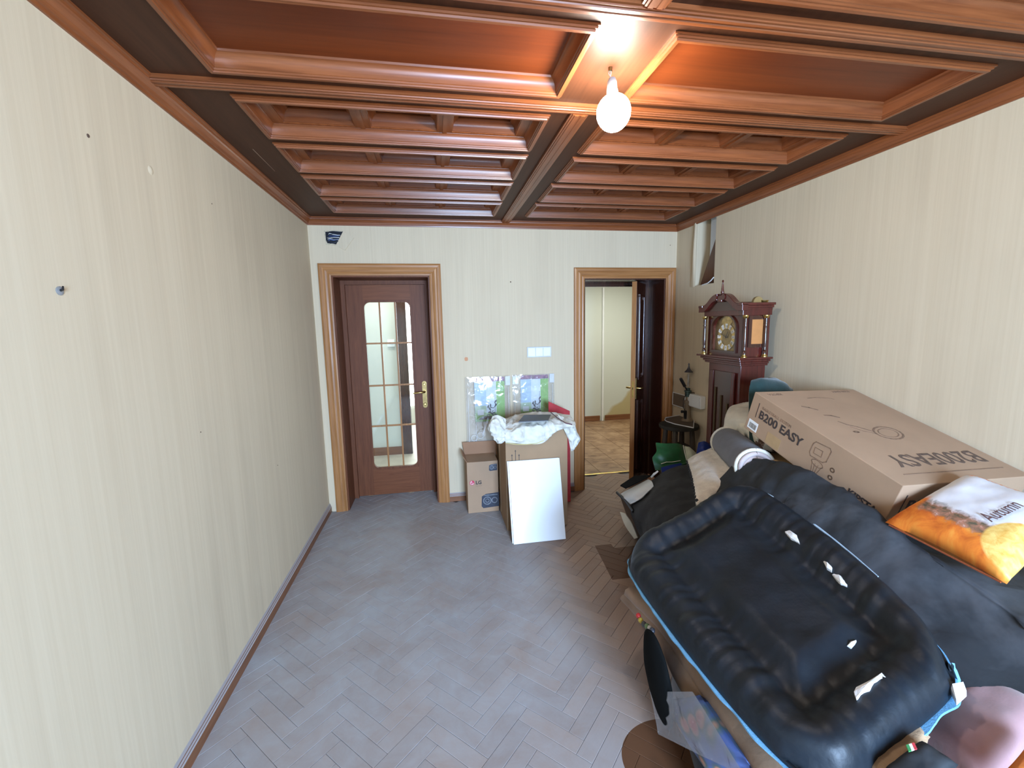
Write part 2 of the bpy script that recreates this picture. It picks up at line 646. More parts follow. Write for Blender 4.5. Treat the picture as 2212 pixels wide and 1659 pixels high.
def parquet_mat():
    m, t, b = nt('dusty_daylit_parquet')
    at = N(t, 'ShaderNodeAttribute'); at.attribute_name = 'tint'
    oi = N(t, 'ShaderNodeObjectInfo')
    rnd = math_(t, 'FRACT', math_(t, 'ADD', oi.outputs['Random'], at.outputs['Fac']))
    v = coords(t, 'Object', (3, 40, 3))
    g = noise_tex(t, v, 2.5, 5, .6, .4)
    c = ramp(t, math_(t, 'ADD', math_(t, 'MULTIPLY', g, .5), math_(t, 'MULTIPLY', rnd, .45)), [(.2, (.19, .10, .052)), (.55, (.26, .145, .078)), (.9, (.32, .185, .105))])
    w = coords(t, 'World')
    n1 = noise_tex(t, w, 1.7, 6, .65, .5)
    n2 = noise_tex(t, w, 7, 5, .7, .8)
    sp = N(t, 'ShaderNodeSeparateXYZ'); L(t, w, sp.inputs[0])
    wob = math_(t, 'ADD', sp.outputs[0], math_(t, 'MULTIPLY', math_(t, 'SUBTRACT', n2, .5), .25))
    dust_daylight_lane = N(t, 'ShaderNodeMapRange'); dust_daylight_lane.interpolation_type = 'SMOOTHSTEP'  # dust thins to the right, also painting in where the daylight ends
    dust_daylight_lane.inputs[1].default_value = .50; dust_daylight_lane.inputs[2].default_value = .95; dust_daylight_lane.inputs[3].default_value = 1; dust_daylight_lane.inputs[4].default_value = .22
    L(t, wob, dust_daylight_lane.inputs[0])
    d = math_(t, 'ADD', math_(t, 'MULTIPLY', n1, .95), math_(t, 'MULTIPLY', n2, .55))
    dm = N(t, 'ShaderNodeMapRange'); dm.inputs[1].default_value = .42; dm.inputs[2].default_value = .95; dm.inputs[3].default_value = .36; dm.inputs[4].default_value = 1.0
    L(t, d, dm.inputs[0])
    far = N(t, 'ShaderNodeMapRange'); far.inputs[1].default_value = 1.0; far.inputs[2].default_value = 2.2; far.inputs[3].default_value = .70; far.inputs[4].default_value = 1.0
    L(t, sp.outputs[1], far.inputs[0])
    k = math_(t, 'MULTIPLY', math_(t, 'MULTIPLY', dm.outputs[0], dust_daylight_lane.outputs[0]), far.outputs[0])
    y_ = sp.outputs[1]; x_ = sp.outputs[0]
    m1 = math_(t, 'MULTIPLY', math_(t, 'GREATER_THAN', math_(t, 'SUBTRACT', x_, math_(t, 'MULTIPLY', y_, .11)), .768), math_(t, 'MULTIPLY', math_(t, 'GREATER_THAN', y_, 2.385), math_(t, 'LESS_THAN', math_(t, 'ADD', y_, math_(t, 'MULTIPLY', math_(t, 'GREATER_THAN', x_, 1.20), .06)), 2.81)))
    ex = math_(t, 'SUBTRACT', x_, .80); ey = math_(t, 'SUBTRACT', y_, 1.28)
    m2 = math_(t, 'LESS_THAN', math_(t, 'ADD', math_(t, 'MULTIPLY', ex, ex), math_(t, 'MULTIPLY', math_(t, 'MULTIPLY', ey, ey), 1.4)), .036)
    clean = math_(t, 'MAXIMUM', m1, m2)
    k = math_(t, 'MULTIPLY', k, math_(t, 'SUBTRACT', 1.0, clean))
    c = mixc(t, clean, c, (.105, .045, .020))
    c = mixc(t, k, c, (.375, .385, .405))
    L(t, c, b.inputs['Base Color'])
    b.inputs['Roughness'].default_value = .62
    b.inputs['Specular IOR Level'].default_value = .3
    bump(t, b, n2, .08, .003)
    return m


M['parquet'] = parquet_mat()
M['parquet_gap'] = plain('parquet_joint', (.22, .19, .17), .8, 0, .2)


def cloth(name, col, rough=.85, var=.15, scale=14, bmp=.25, bscale=220, sheen=.15, spec=.2, coat=0):
    return plain(name, col, rough, 0, var, scale, bmp, bscale, coat, spec, sheen)


M['card'] = plain('cardboard', (.38, .250, .158), .75, 0, .06, 5, .05, 40, 0, .25)
M['card_d'] = plain('brown_cardboard', (.33, .215, .125), .75, 0, .07, 5, .05, 40, 0, .25)
M['card_in'] = plain('cardboard_flap', (.30, .16, .085), .75, 0, .1, 6)
# ================================================================== SETTING
# ---- floor: herringbone parquet
flo = struct(box('floor', (XL - .1, YF - .1, -.06), (XR + .1, 4.25, -.012), M['parquet_gap']))
BL_, BW_ = .262, .0655
g_ = .0006


def block_mesh(name):
    mb = MB()
    x0, x1, y0, y1 = g_, BL_ - g_, g_, BW_ - g_
    c = .0010
    mb.add([(x0, y0, -.012), (x1, y0, -.012), (x1, y1, -.012), (x0, y1, -.012), (x0, y0, -c), (x1, y0, -c), (x1, y1, -c), (x0, y1, -c),
            (x0 + c, y0 + c, 0), (x1 - c, y0 + c, 0), (x1 - c, y1 - c, 0), (x0 + c, y1 - c, 0)],
           [(0, 1, 5, 4), (1, 2, 6, 5), (2, 3, 7, 6), (3, 0, 4, 7), (4, 5, 9, 8), (5, 6, 10, 9), (6, 7, 11, 10), (7, 4, 8, 11), (8, 9, 10, 11)])
    return mb.mesh(name)


bmeshes = block_mesh('parquet_block')
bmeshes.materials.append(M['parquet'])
R45 = Matrix.Rotation(PI / 4, 4, 'Z')
spots = []
for i in range(-90, 90):
    for j in range(-16, 17):
        for kind in (0, 1):
            ox, oy = i * BW_ + j * BL_, i * BW_ - j * BL_
            if kind == 0: Ml = Matrix.Translation((ox, oy, 0))
            else: Ml = Matrix.Translation((ox + BW_, oy + BW_, 0)) @ Matrix.Rotation(PI / 2, 4, 'Z')
            Mw = Matrix.Translation((.13, 0.02, 0)) @ R45 @ Ml
            c = Mw @ Vector((BL_ / 2, BW_ / 2, 0))
            if not (XL - .05 < c.x < XR + .05 and YF - .05 < c.y < 4.22): continue
            if c.y > YB + .05 and not (-.85 < c.x < 0.03 or 1.32 < c.x < 2.2): continue
            d = c - CAM
            dep = d.dot(FW)
            u, vv = 1106 + FPX * d.dot(RT) / max(dep, .01), 829.5 - FPX * d.dot(UP) / max(dep, .01)
            vis = dep > .2 and -60 < u < 2260 and vv < 1720 and c.x < .95 + .17 * max(0, c.y - 1.2)
            spots.append((0 if vis else 1, dep, Mw))
spots.sort(key=lambda s: (s[0], s[1]))
rest = MB(); tints = []
bl = bmeshes
for n, (_, dep, Mw) in enumerate(spots):
    Mw = Matrix.Translation((0, 0, random.uniform(-.0006, .0003))) @ Mw
    if n < 300:
        o = bpy.data.objects.new('parquet_block', bl)
        COL.objects.link(o); o.parent = flo
        o.matrix_world = Mw
    else:
        rest.add([Mw @ v.co for v in bl.vertices], [tuple(p.vertices) for p in bl.polygons])
        tints += [random.random()] * len(bl.vertices)
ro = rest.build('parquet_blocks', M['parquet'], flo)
at = ro.data.attributes.new('tint', 'FLOAT', 'POINT')
at.data.foreach_set('value', tints)
tag(ro, kind='stuff')

# ---- walls
D1 = dict(x0=-.812, x1=-.020, z=2.023, w=.097)      # inner edges of the door surrounds
D2 = dict(x0=1.360, x1=2.160, z=1.996, w=.097)
YW = 4.25
mb = MB()
mb.box((XL - .1, YB, 0), (D1['x0'], YW, 2.62)).box((D1['x1'], YB, 0), (D2['x0'], YW, 2.62)).box((D2['x1'], YB, 0), (4.3, YW, 2.62))
mb.box((D1['x0'], YB, D1['z']), (D1['x1'], YW, 2.62)).box((D2['x0'], YB, D2['z']), (D2['x1'], YW, 2.62))
wall_back = struct(mb.build('wall_back', M['wallpaper']))
wall_left = struct(box('wall_left', (XL - .1, YF - .1, 0), (XL, YB, 2.62), M['wallpaper']))
# right wall with the broken-out place by the cornice
HY0, HY1, HZ0, HZ1 = 3.285, 3.545, 1.90, 2.47
mb = MB()
mb.box((XR, YF - .1, 0), (XR + .15, HY0, 2.62)).box((XR, HY1, 0), (XR + .15, YB, 2.62)).box((XR, HY0, 0), (XR + .15, HY1, HZ0)).box((XR, HY0, HZ1), (XR + .15, HY1, 2.62))
mb.box((XR + .149, HY0 - .02, HZ0 - .02), (XR + .16, HY1 + .02, HZ1 + .02))
wall_right = struct(mb.build('wall_right', M['wallpaper']))
mb = MB()
mb.box((XL - .1, YF - .4, 0), (WIN[0], YF, 2.62)).box((WIN[1], YF - .4, 0), (XR + .1, YF, 2.62)).box((WIN[0], YF - .4, 0), (WIN[1], YF, WIN[2])).box((WIN[0], YF - .4, WIN[3]), (WIN[1], YF, 2.62))  # unseen wall made thick so the window reveal blocks slanting daylight
wall_front = struct(mb.build('wall_front', M['wallpaper']))
win = struct(thing('window_1', None, None, ((WIN[0] + WIN[1]) / 2, YF, WIN[2]), kind='structure'))
for a in ((WIN[0], WIN[2], WIN[0] + .06, WIN[3]), (WIN[1] - .06, WIN[2], WIN[1], WIN[3]), (WIN[0] + .06, WIN[2], WIN[1] - .06, WIN[2] + .06), (WIN[0] + .06, WIN[3] - .06, WIN[1] - .06, WIN[3])):
    box('window_frame', (a[0], YF - .07, a[1]), (a[2], YF - .02, a[3]), M['trim'], win, .004)

# ---- ceiling: boards, coffers, beams
COFX = [(-.722, .530), (.772, 2.024)]
ROWF = [(1.932 + k * .4433, 1.932 + k * .4433 + .374) for k in range(4)]          # far row of framed coffers
ROWM = [(1.358, 1.775)]
ROWN = [(2 * 1.5665 - b, 2 * 1.5665 - a) for a, b in ROWF]
ROWM = ROWM + [(-1.05, -.633)]
holes = [(x0 + .012, x1 - .012, y0 + .012, y1 - .012) for x0, x1 in COFX for y0, y1 in ROWF + ROWM + ROWN]
xs = sorted({XL - .1, XR + .1} | {h[0] for h in holes} | {h[1] for h in holes})
ys = sorted({YF - .1, YB + .1} | {h[2] for h in holes} | {h[3] for h in holes})
mb = MB()
for i in range(len(xs) - 1):
    for j in range(len(ys) - 1):
        cx, cy = (xs[i] + xs[i + 1]) / 2, (ys[j] + ys[j + 1]) / 2
        if any(h[0] < cx < h[1] and h[2] < cy < h[3] for h in holes): continue
        mb.box((xs[i], ys[j], HB), (xs[i + 1], ys[j + 1], HB + .012))
mb.box((XL - .12, YF - .12, 2.60), (XR + .16, YB + .05, 2.66))
ceil_ = struct(mb.build('ceiling', M['ceil_board']))

OUT = [(0, .002), (0, -.006), (.005, -.0065), (.006, -.012), (.011, -.0125), (.0125, -.0185), (.0235, -.0185), (.0245, -.0135), (.0285, -.0125), (.0295, -.007)]
LIPF = OUT + [(.033, -.0055)] + [(.034 + .016 * (1 - math.cos(a)), -.0045 + .039 * math.sin(a)) for a in (0.2, .5, .8, 1.1, 1.35, 1.57)] + [(.0505, .036)]
LIPM = OUT + [(.033, -.0055)] + [(.0335 + .0185 * (1 - math.cos(a)), -.004 + .037 * math.sin(a)) for a in (.2, .5, .8, 1.1, 1.4)] + [(.054, .034), (.056, .041), (.060, .041)]
CELL = [(-.001, .036), (.000, .041), (.003, .0415), (.004, .048)] + [(.004 + .024 * (1 - math.cos(a)), .048 + .036 * math.sin(a)) for a in (.35, .7, 1.05, 1.4)] + [(.029, .0855), (.0295, .091), (.036, .091)]


def side_mesh(name, prof, hx, hy, side):
    """one mitred moulding of a rectangle of half sizes hx, hy; thick back so it is a solid bar"""
    n = len(prof)
    top = max(v for u, v in prof) + .012
    P = list(prof) + [(prof[-1][0], top), (prof[0][0], top)]
    n = len(P)
    v = []
    for s in (0, 1):
        for (u, h) in P:
            if side == 0: q = (-hx + u if s == 0 else hx - u, -hy + u, h)
            elif side == 1: q = (hx - u, -hy + u if s == 0 else hy - u, h)
            elif side == 2: q = (hx - u if s == 0 else -hx + u, hy - u, h)
            else: q = (-hx + u, hy - u if s == 0 else -hy + u, h)
            v.append(q)
    f = [(i, (i + 1) % n, n + (i + 1) % n, n + i) for i in range(n)] + [tuple(range(n))[::-1], tuple(range(n, 2 * n))]
    mbx = MB(); mbx.add(v, f)
    me = mbx.mesh(name)
    smooth(me, True, 32)
    me.materials.append(M['ceil_mould_x'] if side in (0, 2) else M['ceil_mould_y'])
    return me


FHX, FHY = (COFX[0][1] - COFX[0][0]) / 2, .374 / 2
MHY = (ROWM[0][1] - ROWM[0][0]) / 2
FM = [side_mesh('moulding', LIPF, FHX, FHY, s) for s in range(4)]
MM = [side_mesh('moulding', LIPM, FHX, MHY, s) for s in range(4)]
CX = [(-.5310, -.2225), (-.1515, .1515), (.2225, .5310)]
CHY = FHY - .061
CM = [[side_mesh('cell_moulding', CELL, (b - a) / 2, CHY, s) for s in range(4)] for a, b in CX]
# ledge board with three openings
mb = MB()
xx = [-FHX + .045] + [q for ab in CX for q in ab] + [FHX - .045]
for i in range(len(xx) - 1):
    if i % 2 == 0:
        mb.box((xx[i], -FHY + .045, .036), (xx[i + 1], FHY - .045, .046))
    else:
        mb.box((xx[i], -FHY + .045, .036), (xx[i + 1], -CHY, .046)); mb.box((xx[i], CHY, .036), (xx[i + 1], FHY - .045, .046))
LEDGE = mb.mesh('coffer'); LEDGE.materials.append(M['ceil_mould_y'])
RIBM = MB().box((-.010, -CHY, .030), (.010, CHY, .037)).mesh('rib'); RIBM.materials.append(M['ceil_mould_y'])
PAN = [MB().box((a + .028, -CHY + .028, .091), (b - .028, CHY - .028, .097)).mesh('panel') for a, b in CX]
for p in PAN: p.materials.append(M['ceil_panel'])
MPAN = MB().box((-FHX + .055, -MHY + .055, .041), (FHX - .055, MHY - .055, .049)).mesh('coffer'); MPAN.materials.append(M['ceil_panel'])


def child(name, me, parent, loc=(0, 0, 0)):
    o = bpy.data.objects.new(name, me); COL.objects.link(o); o.parent = parent; o.location = loc
    return o


for x0, x1 in COFX:
    cx = (x0 + x1) / 2
    for y0, y1 in ROWF + ROWN:
        c = child('coffer', LEDGE, ceil_, (cx, (y0 + y1) / 2, HB))
        for me in FM: child('moulding', me, c)
        for q, (a, b) in enumerate(CX):
            for me in CM[q]: child('cell_moulding', me, c, ((a + b) / 2, 0, 0))
            child('panel', PAN[q], c)
        for q in (-.187, .187): child('rib', RIBM, c, (q, 0, 0))
    for y0, y1 in ROWM:
        c = child('coffer', MPAN, ceil_, (cx, (y0 + y1) / 2, HB))
        for me in MM: child('moulding', me, c)


def beam(p0, p1, w, name='beam'):
    """stepped bar under the boards"""
    prof = [(-w / 2, .001), (-w / 2, -.013), (-w / 2 + .007, -.014), (-w / 2 + .008, -.018), (-w / 2 + .015, -.0185), (-w / 2 + .017, -.022), (-.006, -.022), (-.004, -.0195), (.004, -.0195), (.006, -.022)]
    prof = prof + [(w / 2 - .017, -.022), (w / 2 - .015, -.0185), (w / 2 - .008, -.018), (w / 2 - .007, -.014), (w / 2, -.013), (w / 2, .001)]
    if p0[0] == p1[0]:
        fn = lambda u, h, t: (p0[0] + u, t, HB + h); a, b, m = p0[1], p1[1], M['ceil_mould_y']
    else:
        fn = lambda u, h, t: (t, p0[1] + u, HB + h); a, b, m = p0[0], p1[0], M['ceil_mould_x']
    return MB().prism(prof, fn, a, b).build(name, m, ceil_)


beam((XL + .03, 1.853), (XR - .03, 1.853), .062)
beam((XL + .03, 1.280), (XR - .03, 1.280), .062)
beam((.645, 1.884), (.645, YB - .03), .078)
beam((.645, YF + .03), (.645, 1.249), .078)

sa, sb = pz(546, 322, HB), pz(594, 370, HB)
sd = (sb - sa).normalized(); sn = Vector((-sd.y, sd.x, 0)) * .0012
MB().hexa([sa - sn, sa + sn, sb + sn * .3, sb - sn * .3] + [p - Vector((0, 0, .0008)) for p in (sa - sn, sa + sn, sb + sn * .3, sb - sn * .3)]).build('scratch', plain('scratched_wood', (.42, .30, .20), .7), ceil_)

CORN = [(0, 0), (.007, 0), (.009, .010), (.014, .012), (.018, .024), (.027, .037), (.033, .042), (.034, .050), (.042, .052), (.042, .061), (0, .061)]


def cornice(name, side):
    mb = MB()
    n = len(CORN)
    v = []
    for s in (0, 1):
        for u, h in CORN:
            z = HC + h
            if side == 'l': q = (XL + u, (YB - u if s else YF + u), z)
            elif side == 'r': q = (XR - u, (YB - u if s else YF + u), z)
            elif side == 'b': q = ((XR - u if s else XL + u), YB - u, z)
            else: q = ((XR - u if s else XL + u), YF + u, z)
            v.append(q)
    mb.add(v, [(i, (i + 1) % n, n + (i + 1) % n, n + i) for i in range(n)] + [tuple(range(n))[::-1], tuple(range(n, 2 * n))])
    return struct(mb.build(name, M['ceil_mould_y'] if side in 'lr' else M['ceil_mould_x']))


for k, s in enumerate('lbrf'): cornice('trim_%d' % (k + 1), s)

# ---- baseboards
BASE = [(0, 0), (.016, 0), (.016, .048), (.012, .053), (.012, .058), (.008, .064), (.008, .069), (.003, .077), (0, .078)]


def baseboard(name, p0, p1, mat, nrm):
    n = Vector(nrm)
    fn = lambda u, h, t: tuple(Vector(p0).lerp(Vector(p1), t) + n * u + Vector((0, 0, h)))
    return struct(MB().prism(BASE, fn, 0, 1).build(name, mat))


baseboard('baseboard_left', (XL, YF, 0), (XL, YB, 0), M['base_d'], (1, 0, 0))
baseboard('baseboard_right', (XR, YF, 0), (XR, YB, 0), M['base_d'], (-1, 0, 0))
baseboard('baseboard_back', (D1['x1'] + D1['w'], YB, 0), (D2['x0'] - D2['w'], YB, 0), M['base_xd'], (0, -1, 0))

# ---- doors
ARCH = [(0, .0), (0, .014), (.012, .016), (.022, .014), (.030, .019), (.044, .023), (.058, .021), (.066, .025), (.082, .026), (.095, .022), (.097, .017), (.097, 0)]


def architrave(d, parent):
    n = len(ARCH)
    f = [(i, (i + 1) % n, n + (i + 1) % n, n + i) for i in range(n)] + [tuple(range(n))[::-1], tuple(range(n, 2 * n))]
    for s in (0, 1):
        v = []
        for e in (0, 1):
            for u, h in ARCH:
                v.append((d['x0'] - u if s == 0 else d['x1'] + u, YB - h, 0 if e == 0 else d['z'] + u))
        MB().add(v, f).build('architrave', M['trim'], parent)
    v = []
    for e in (0, 1):
        for u, h in ARCH:
            v.append((d['x0'] - u if e == 0 else d['x1'] + u, YB - h, d['z'] + u))
    MB().add(v, f).build('architrave', M['trim_x'], parent)


def lining(d, parent, stop_y, mat):
    t = .012
    box('jamb', (d['x0'], YB, 0), (d['x0'] + t, YW, d['z']), mat, parent)
    box('jamb', (d['x1'] - t, YB, 0), (d['x1'], YW, d['z']), mat, parent)
    box('jamb', (d['x0'] + t, YB, d['z'] - t), (d['x1'] - t, YW, d['z']), mat, parent)
    # inner frame with a rebate
    w, y0 = .036, stop_y
    for a in ((d['x0'] + t, 0, d['x0'] + t + w, d['z'] - t), (d['x1'] - t - w, 0, d['x1'] - t, d['z'] - t), (d['x0'] + t + w, d['z'] - t - w, d['x1'] - t - w, d['z'] - t)):
        m = MB().box((a[0], y0, a[1]), (a[2], YW - .002, a[3]))
        if a[3] - a[1] > 1:
            e = (a[2] - .008, a[2]) if a[0] < (d['x0'] + d['x1']) / 2 else (a[0], a[0] + .008)
            m.box((e[0], y0 - .008, a[1]), (e[1], y0, a[3] - .004))
        else:
            m.box((a[0], y0 - .008, a[1]), (a[2], y0, a[1] + .008))
        m.build('door_frame', mat, parent)


door1 = struct(thing('door_1', None, None, (-.416, YB, 0), kind='structure'))
architrave(D1, door1)
lining(D1, door1, 4.125, M['door'])
LX0, LX1, LZ1, LY0, LY1 = -.766, -.066, 1.977, 4.155, 4.195
GX0, GX1, GZ0, GZ1 = -.618, -.205, .268, 1.826
P2 = lambda u, v, t: (u, t, v)
leaf1 = plate_hole([(LX0, .006), (LX1, .006), (LX1, LZ1), (LX0, LZ1)], rrect(GX0, GZ0, GX1, GZ1, .055), P2, LY0, LY1, 'door_leaf', M['door'], door1)
# veneered rails of the leaf, a hair proud
box('rail', (GX0 - .008, LY0 - .0015, .008), (GX1 + .008, LY0 + .002, GZ0 - .012), M['door_x'], leaf1)
box('rail', (GX0 + .0, LY0 - .0015, GZ1 + .014), (GX1 - .0, LY0 + .002, LZ1 - .002), M['door_x'], leaf1)
plate_hole(rrect(GX0 - .012, GZ0 - .012, GX1 + .012, GZ1 + .012, .066), rrect(GX0 + .006, GZ0 + .006, GX1 - .006, GZ1 - .006, .050), P2, LY0 - .009, LY0 + .004, 'glazing_bead', M['door'], leaf1)
BX = [GX0 + (GX1 - GX0) * k / 3 for k in (1, 2)]
BZ = [.674, 1.058, 1.449]
for x in BX: box('glazing_bar', (x - .0075, LY0 + .002, GZ0), (x + .0075, LY0 + .022, GZ1), M['trim'], leaf1, .003)
for z in BZ: box('glazing_bar', (GX0, LY0 + .003, z - .0075), (GX1, LY0 + .021, z + .0075), M['trim'], leaf1, .003)
ex = [GX0] + BX + [GX1]; ez = [GZ0] + BZ + [GZ1]
for i in range(3):
    for j in range(4):
        box('pane', (ex[i], LY0 + .023, ez[j]), (ex[i + 1], LY0 + .027, ez[j + 1]), M['glass'], leaf1)
hx = -.112
pl = MB().prism(rrect(hx - .021, .83, hx + .021, 1.085, .02), P2, LY0 - .006, LY0).build('handle_plate', M['oldbrass'], leaf1, sm=30)
MB().tube([(hx, LY0 - .004, .985), (hx, LY0 - .045, .985), (hx - .01, LY0 - .055, .985), (hx - .06, LY0 - .056, .983), (hx - .105, LY0 - .052, .978)], [.010, .009, .009, .008, .006], 10).build('lever', M['brass'], pl, sm=50)
MB().lathe([(.010, 0), (.012, -.004), (.008, -.008)], (hx, LY0 - .006, 1.055), 12, 'Y').build('boss', M['brass'], pl, sm=40)
MB().lathe([(.012, 0), (.014, -.005), (.009, -.010)], (hx, LY0 - .006, .865), 12, 'Y').build('boss', M['brass'], pl, sm=40)
for z in (.25, .98, 1.74): cyl('hinge', (LX0 - .004, LY0 - .006, z - .04), (LX0 - .004, LY0 - .006, z + .04), .006, M['brass'], leaf1, 8)

door2 = struct(thing('door_2', None, None, (1.76, YB, 0), kind='structure'))
architrave(D2, door2)
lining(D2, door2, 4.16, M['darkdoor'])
# open leaf, hinged deep in the right jamb and swung towards the room
A = Vector((1.872, 3.850, 0)); Bh = Vector((2.112, 4.150, 0))
du = (Bh - A).normalized(); lw = (Bh - A).length
nn = Vector((du.y, -du.x, 0))               # towards the viewer's right
ML = Matrix(((du.x, nn.x, 0, A.x), (du.y, nn.y, 0, A.y), (0, 0, 1, 0), (0, 0, 0, 1)))


def lf(name, lo, hi, mat, parent, bev=0):
    m = MB().box(lo, hi); m.v = [tuple(ML @ Vector(p)) for p in m.v]
    return m.build(name, mat, parent, bevel=bev)


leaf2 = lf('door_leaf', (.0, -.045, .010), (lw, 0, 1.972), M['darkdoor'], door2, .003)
lf('lit_leaf_edge', (-.002, -.044, .012), (.0005, -.001, 1.970), M['trim'], leaf2)  # paler wood strip stands in for daylight on the free edge
for z0, z1 in ((.16, .82), (1.06, 1.84)):
    for a in ((.085, z0, .105, z1), (lw - .105, z0, lw - .085, z1), (.085, z0 - .02, lw - .085, z0), (.085, z1, lw - .085, z1 + .02)):
        lf('moulding', (a[0], -.004, a[1]), (a[2], .012, a[3]), M['darkdoor'], leaf2, .004)
    lf('panel', (.125, -.002, z0 + .03), (lw - .125, .008, z1 - .03), M['darkdoor'], leaf2, .006)
lp = lf('lock_plate', (-.0035, -.032, .875), (-.0015, -.013, 1.035), M['brass'], leaf2)
lf('keyhole', (-.0042, -.026, .955), (-.0032, -.019, .975), M['black'], lp)
for sgn, y0 in ((1, 0), (-1, -.045)):
    q = lambda x, y, z: tuple(ML @ Vector((x, y0 + sgn * y, z)))
    hp = MB().tube([q(.045, 0, .965), q(.045, .042, .965), q(.052, .05, .965), q(.12, .05, .962)], [.010, .008, .008, .006], 8).build('lever', M['brass'], leaf2, sm=50)
    m = MB().box((.028, 0, .86), (.062, .005, 1.06)); m.v = [q(*p) for p in m.v]
    m.build('handle_plate', M['oldbrass'], leaf2)

# ---- rooms behind the doors
fh = struct(box('floor_hall', (.72, YW, -.06), (4.3, 6.9, -.012), M['grey']))


def tile_mat():
    m, t, b = nt('terracotta_tile')
    v = coords(t, 'World', (5.2, 7.0, 1))
    f = noise_tex(t, v, 1.0, 4, .6, 1.2)
    L(t, ramp(t, f, [(.32, (.17, .085, .040)), (.5, (.29, .165, .085)), (.68, (.40, .25, .14))]), b.inputs['Base Color'])
    b.inputs['Roughness'].default_value = .45
    return m


M['tile'] = tile_mat()
TS = .30
tme = MB().box((.002, .002, -.012), (TS - .002, TS - .002, 0)).mesh('tile'); tme.materials.append(M['tile'])
for i in range(11):
    for j in range(8):
        x, y = .80 + i * TS, YW + .012 + j * TS
        if x > 1.05 * (y / 4.25) + .0 - .2 and x < 3.9: child('tile', tme, fh, (x, y, 0))
struct(box('trim_5', (D2['x0'] + .013, YW - .022, 0), (D2['x1'] - .013, YW + .010, .006), M['brass'], None, .002))


def hallwall():
    m, t, b = nt('hall_paint')
    w = coords(t, 'World'); sp = N(t, 'ShaderNodeSeparateXYZ'); L(t, w, sp.inputs[0])
    n = noise_tex(t, w, 2.5, 4)
    # old yellow paint left unpainted low in the corner
    k = math_(t, 'ADD', math_(t, 'SUBTRACT', math_(t, 'MULTIPLY', sp.outputs[0], 1.0), math_(t, 'MULTIPLY', sp.outputs[2], 1.05)), math_(t, 'MULTIPLY', n, .35))
    r = N(t, 'ShaderNodeMapRange'); r.inputs[1].default_value = 2.80; r.inputs[2].default_value = 2.88; L(t, k, r.inputs[0])
    L(t, mixc(t, r.outputs[0], (.58, .60, .53), (.45, .37, .19)), b.inputs['Base Color'])
    b.inputs['Roughness'].default_value = .8
    return m


M['hallpaint'] = hallwall()
struct(box('wall_hall', (.72, 6.68, 0), (4.3, 6.78, 2.62), M['hallpaint']))
struct(box('wall_hall_right', (4.3, YW, 0), (4.4, 6.78, 2.62), M['cream_wall']))
struct(box('wall_hall_left', (.66, YW, 0), (.76, 7.3, 2.62), M['cream_wall']))
struct(box('ceiling_hall', (-1.5, YW, 2.50), (4.4, 7.4, 2.6), M['white_paint']))
for x0, x1 in ((.80, 2.63), (2.72, 4.28)):
    b_ = MB().box((x0, 6.664, 0), (x1, 6.68, .085)).box((x0, 6.660, .060), (x1, 6.664, .066)).build('baseboard_hall', M['base_x']); struct(b_)
pipe = cyl('wall_pipe', (2.672, 6.664, .0), (2.672, 6.664, 2.499), .018, M['white'], None, 12)
tag(pipe, 'white painted pipe running up the cream hall wall', 'pipe')

struct(box('floor_corridor', (-1.5, YW, -.06), (.66, 7.4, 0), plain('pale_tile', (.62, .58, .52), .5)))
struct(box('wall_corridor', (-1.5, 5.52, 0), (-.44, 5.62, 2.5), M['cream_wall']))
struct(box('wall_corridor_left', (-1.55, YW, 0), (-1.5, 7.4, 2.5), M['cream_wall']))
struct(box('baseboard_corridor', (-1.48, 5.503, 0), (-.455, 5.52, .10), M['base_x']))
d3 = struct(thing('door_3', None, None, (-.43, 5.5, 0), kind='structure'))
box('architrave', (-.455, 5.49, 0), (-.330, 5.52, 2.10), M['darkdoor'], d3, .004)
box('jamb', (-.40, 5.52, 0), (-.33, 5.66, 2.10), M['darkdoor'], d3)
box('architrave', (-.330, 5.49, 2.03), (.66, 5.52, 2.12), M['darkdoor'], d3)
w2 = struct(thing('window_2', None, None, (.1, 7.3, .3), kind='structure'))
box('pane', (-.75, 7.30, .30), (.62, 7.31, 2.30), emit('daylit_curtain', (.93, .97, 1.0), 6.0), w2)
for a in ((-.80, .25, -.75, 2.35), (.60, .25, .65, 2.35), (-.75, .25, .62, .30), (-.75, 2.30, .62, 2.35)):
    box('window_frame', (a[0], 7.28, a[1]), (a[2], 7.33, a[3]), M['white'], w2)
struct(box('wall_corridor_end', (-1.5, 7.335, 0), (.76, 7.42, 2.5), M['white_paint']))
ic = thing('intercom', 'white wall intercom seen through the glazed door', 'intercom', (-.66, 5.515, 1.46))
c_ = py_(845, 741, 5.515)
box('body', (c_.x - .045, 5.490, c_.z - .045), (c_.x + .045, 5.5195, c_.z + .045), M['white'], ic, .006)
box('handset', (c_.x - .035, 5.478, c_.z - .008), (c_.x + .035, 5.489, c_.z + .012), M['white'], ic, .004)

